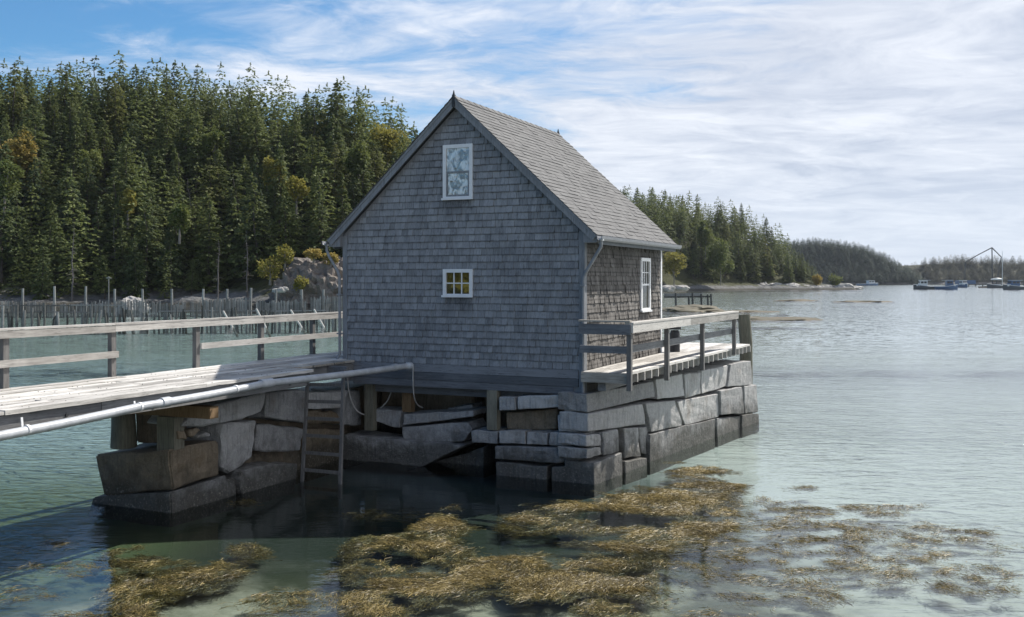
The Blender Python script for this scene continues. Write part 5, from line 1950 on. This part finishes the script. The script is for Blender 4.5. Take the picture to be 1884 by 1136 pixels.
N = 3800000
wx, wy = RNG.uniform(-8.2, 9.2, N), RNG.uniform(10.6, 20.5, N)
ppx, ppy = PX0 + FPX * wx / wy, PY0 + EYE * FPX / wy
keep = (ppx > -60) & (ppx < 1950)
hxx, hyy, _ = W2H(wx, wy)
keep &= ~((hxx > -5.0) & (hxx < 0.32 + 0.125 * hyy) & (hyy > -0.25))
wx, wy, ppx, ppy = wx[keep], wy[keep], ppx[keep], ppy[keep]
n1_ = vnoise(wx, wy, 2.2, 1) * .6 + vnoise(wx, wy, 6.5, 2) * .4
n2_ = vnoise(wx, wy * 1.6, 4.0, 3) * .55 + vnoise(wx, wy, 11, 4) * .45
band = vnoise(wx + 3, wy + .25 * wx, 1.0, 6) * .2 + vnoise(wx * .55, wy * 1.9 + .35 * wx, 1.15, 7) * .8
wob = (n1_ - .5) * 60
dn = patch_val(ppx + wob, ppy + (n2_ - .5) * 26, DENSE)
sp_ = patch_val(ppx + wob, ppy + (n2_ - .5) * 20, SPARSE)
pd = np.clip(dn * np.clip((n1_ * .45 + n2_ * .25 + band * .30 - .425) / .15, 0.0, 1), 0, 1)
ps = sp_ * np.clip((n2_ - .52) / .18, 0, 1) * 0.34
prob = np.maximum(pd, ps)
k = RNG.random(len(wx)) < prob
band = band[k]
wx, wy, n1_, n2_, dn, sp_ = wx[k], wy[k], n1_[k], n2_[k], dn[k] * (pd[k] >= ps[k]), sp_[k]
n = len(wx)
mound = vnoise(wx, wy, 1.7, 8) * .5 + vnoise(wx, wy, 4.5, 9) * .5
z0 = np.where(dn > 0, -0.050 + dn * (0.026 + 0.028 * np.clip(mound - .3, 0, 1) + 0.07 * np.clip(band - .42, 0, .5)) + RNG.uniform(-.03, .014, n), RNG.uniform(-.06, .008, n))
ang = (vnoise(wx, wy, 1.3, 21) - .5) * 5.0 + RNG.normal(0, .45, n) + np.where(RNG.random(n) < .5, 0, math.pi)
Lb_ = RNG.uniform(.05, .19, n)
wb = RNG.uniform(.0009, .0027, n)
dx_, dy_ = np.cos(ang), np.sin(ang)
sx_, sy_ = -dy_, dx_
rise = RNG.uniform(-.008, .014, n)
V = np.zeros((n, 6, 3))
for q_, (t, up, ws) in enumerate(((0, 0, .6), (.5, 1, 1.0), (1.0, .1, .35))):
    bend = RNG.normal(0, .03, n) * t
    cxx = wx + dx_ * Lb_ * t + sx_ * bend
    cyy = wy + dy_ * Lb_ * t + sy_ * bend
    zz_ = z0 + rise * up + RNG.normal(0, .006, n)
    tilt = RNG.normal(0, .8, n) * wb
    for s_ in (0, 1):
        sg = -1 if s_ == 0 else 1
        V[:, q_ * 2 + s_, 0] = cxx + sg * sx_ * wb * ws
        V[:, q_ * 2 + s_, 1] = cyy + sg * sy_ * wb * ws
        V[:, q_ * 2 + s_, 2] = zz_ + sg * tilt
ia = np.arange(n)[:, None] * 6
idx = np.concatenate([ia + np.array([[0, 1, 3, 2]]), ia + np.array([[2, 3, 5, 4]])], 1).reshape(-1, 4)
tn = np.clip(RNG.normal(0.40, .30, n) + (n2_ - .5) * .9 + (mound - .5) * .6, 0, 1)
tn = np.where(dn > 0, tn, tn * .8)
o = bpy.data.objects.new('rockweed', quad_mesh('rockweed', V.reshape(-1, 3), 2 * n, idx, M['weed'], np.repeat(tn, 2)))
COL.objects.link(o)
o['kind'] = 'stuff'

#--PART5--

# ------------------------------------------------------------------ landward bank at the walkway's other end (left, outside the picture; mirrored in the panes)
xs = [-70 + 3.0 * i for i in range(20)]
ys = [-38 + 3.0 * i for i in range(17)]
V, F = grid(xs, ys, lambda x, y: -1.5 + 4.5 * (1 - sstep(-24, -13, x)) * 1.0 + fbm(x, y, .15) * .5 if x > -24 else 3.0 + fbm(x, y, .15) * .6)
struct('bank', V, F, M['hill'])
Vs, Fs, Ts, kk = [], [], [], 0
r = random.Random(3)
for i in range(26):
    x, y = r.uniform(-46, -24), r.uniform(-26, 8)
    (V, F, T), C = broadleaf_mesh(200 + i, r.uniform(3, 6.0), r.uniform(1.8, 3.0), 500, .02, .5)
    Vs.append(V + np.array((x, y, 2.6)))
    Fs += [(f[0] + kk, f[1] + kk, f[2] + kk) for f in F]
    Ts.append(T)
    kk += len(V)
mk('shrubs', np.concatenate(Vs), Fs, M['leaf_yellow'], None, np.concatenate(Ts), False, 'stuff')

# ------------------------------------------------------------------ sea air
hz = MB().box(-420, 1400, -60, 1600, -6, 90).build('haze', None, kind='stuff')
m, nt = new_mat('haze_air')
pv = nt.n('ShaderNodeVolumePrincipled', ins={'Color': (0.80, 0.88, 1.0), 'Density': 0.00006, 'Anisotropy': 0.2})
nt.n('ShaderNodeOutputMaterial', ins={'Volume': pv.outputs[0]})
hz.data.materials.append(m)
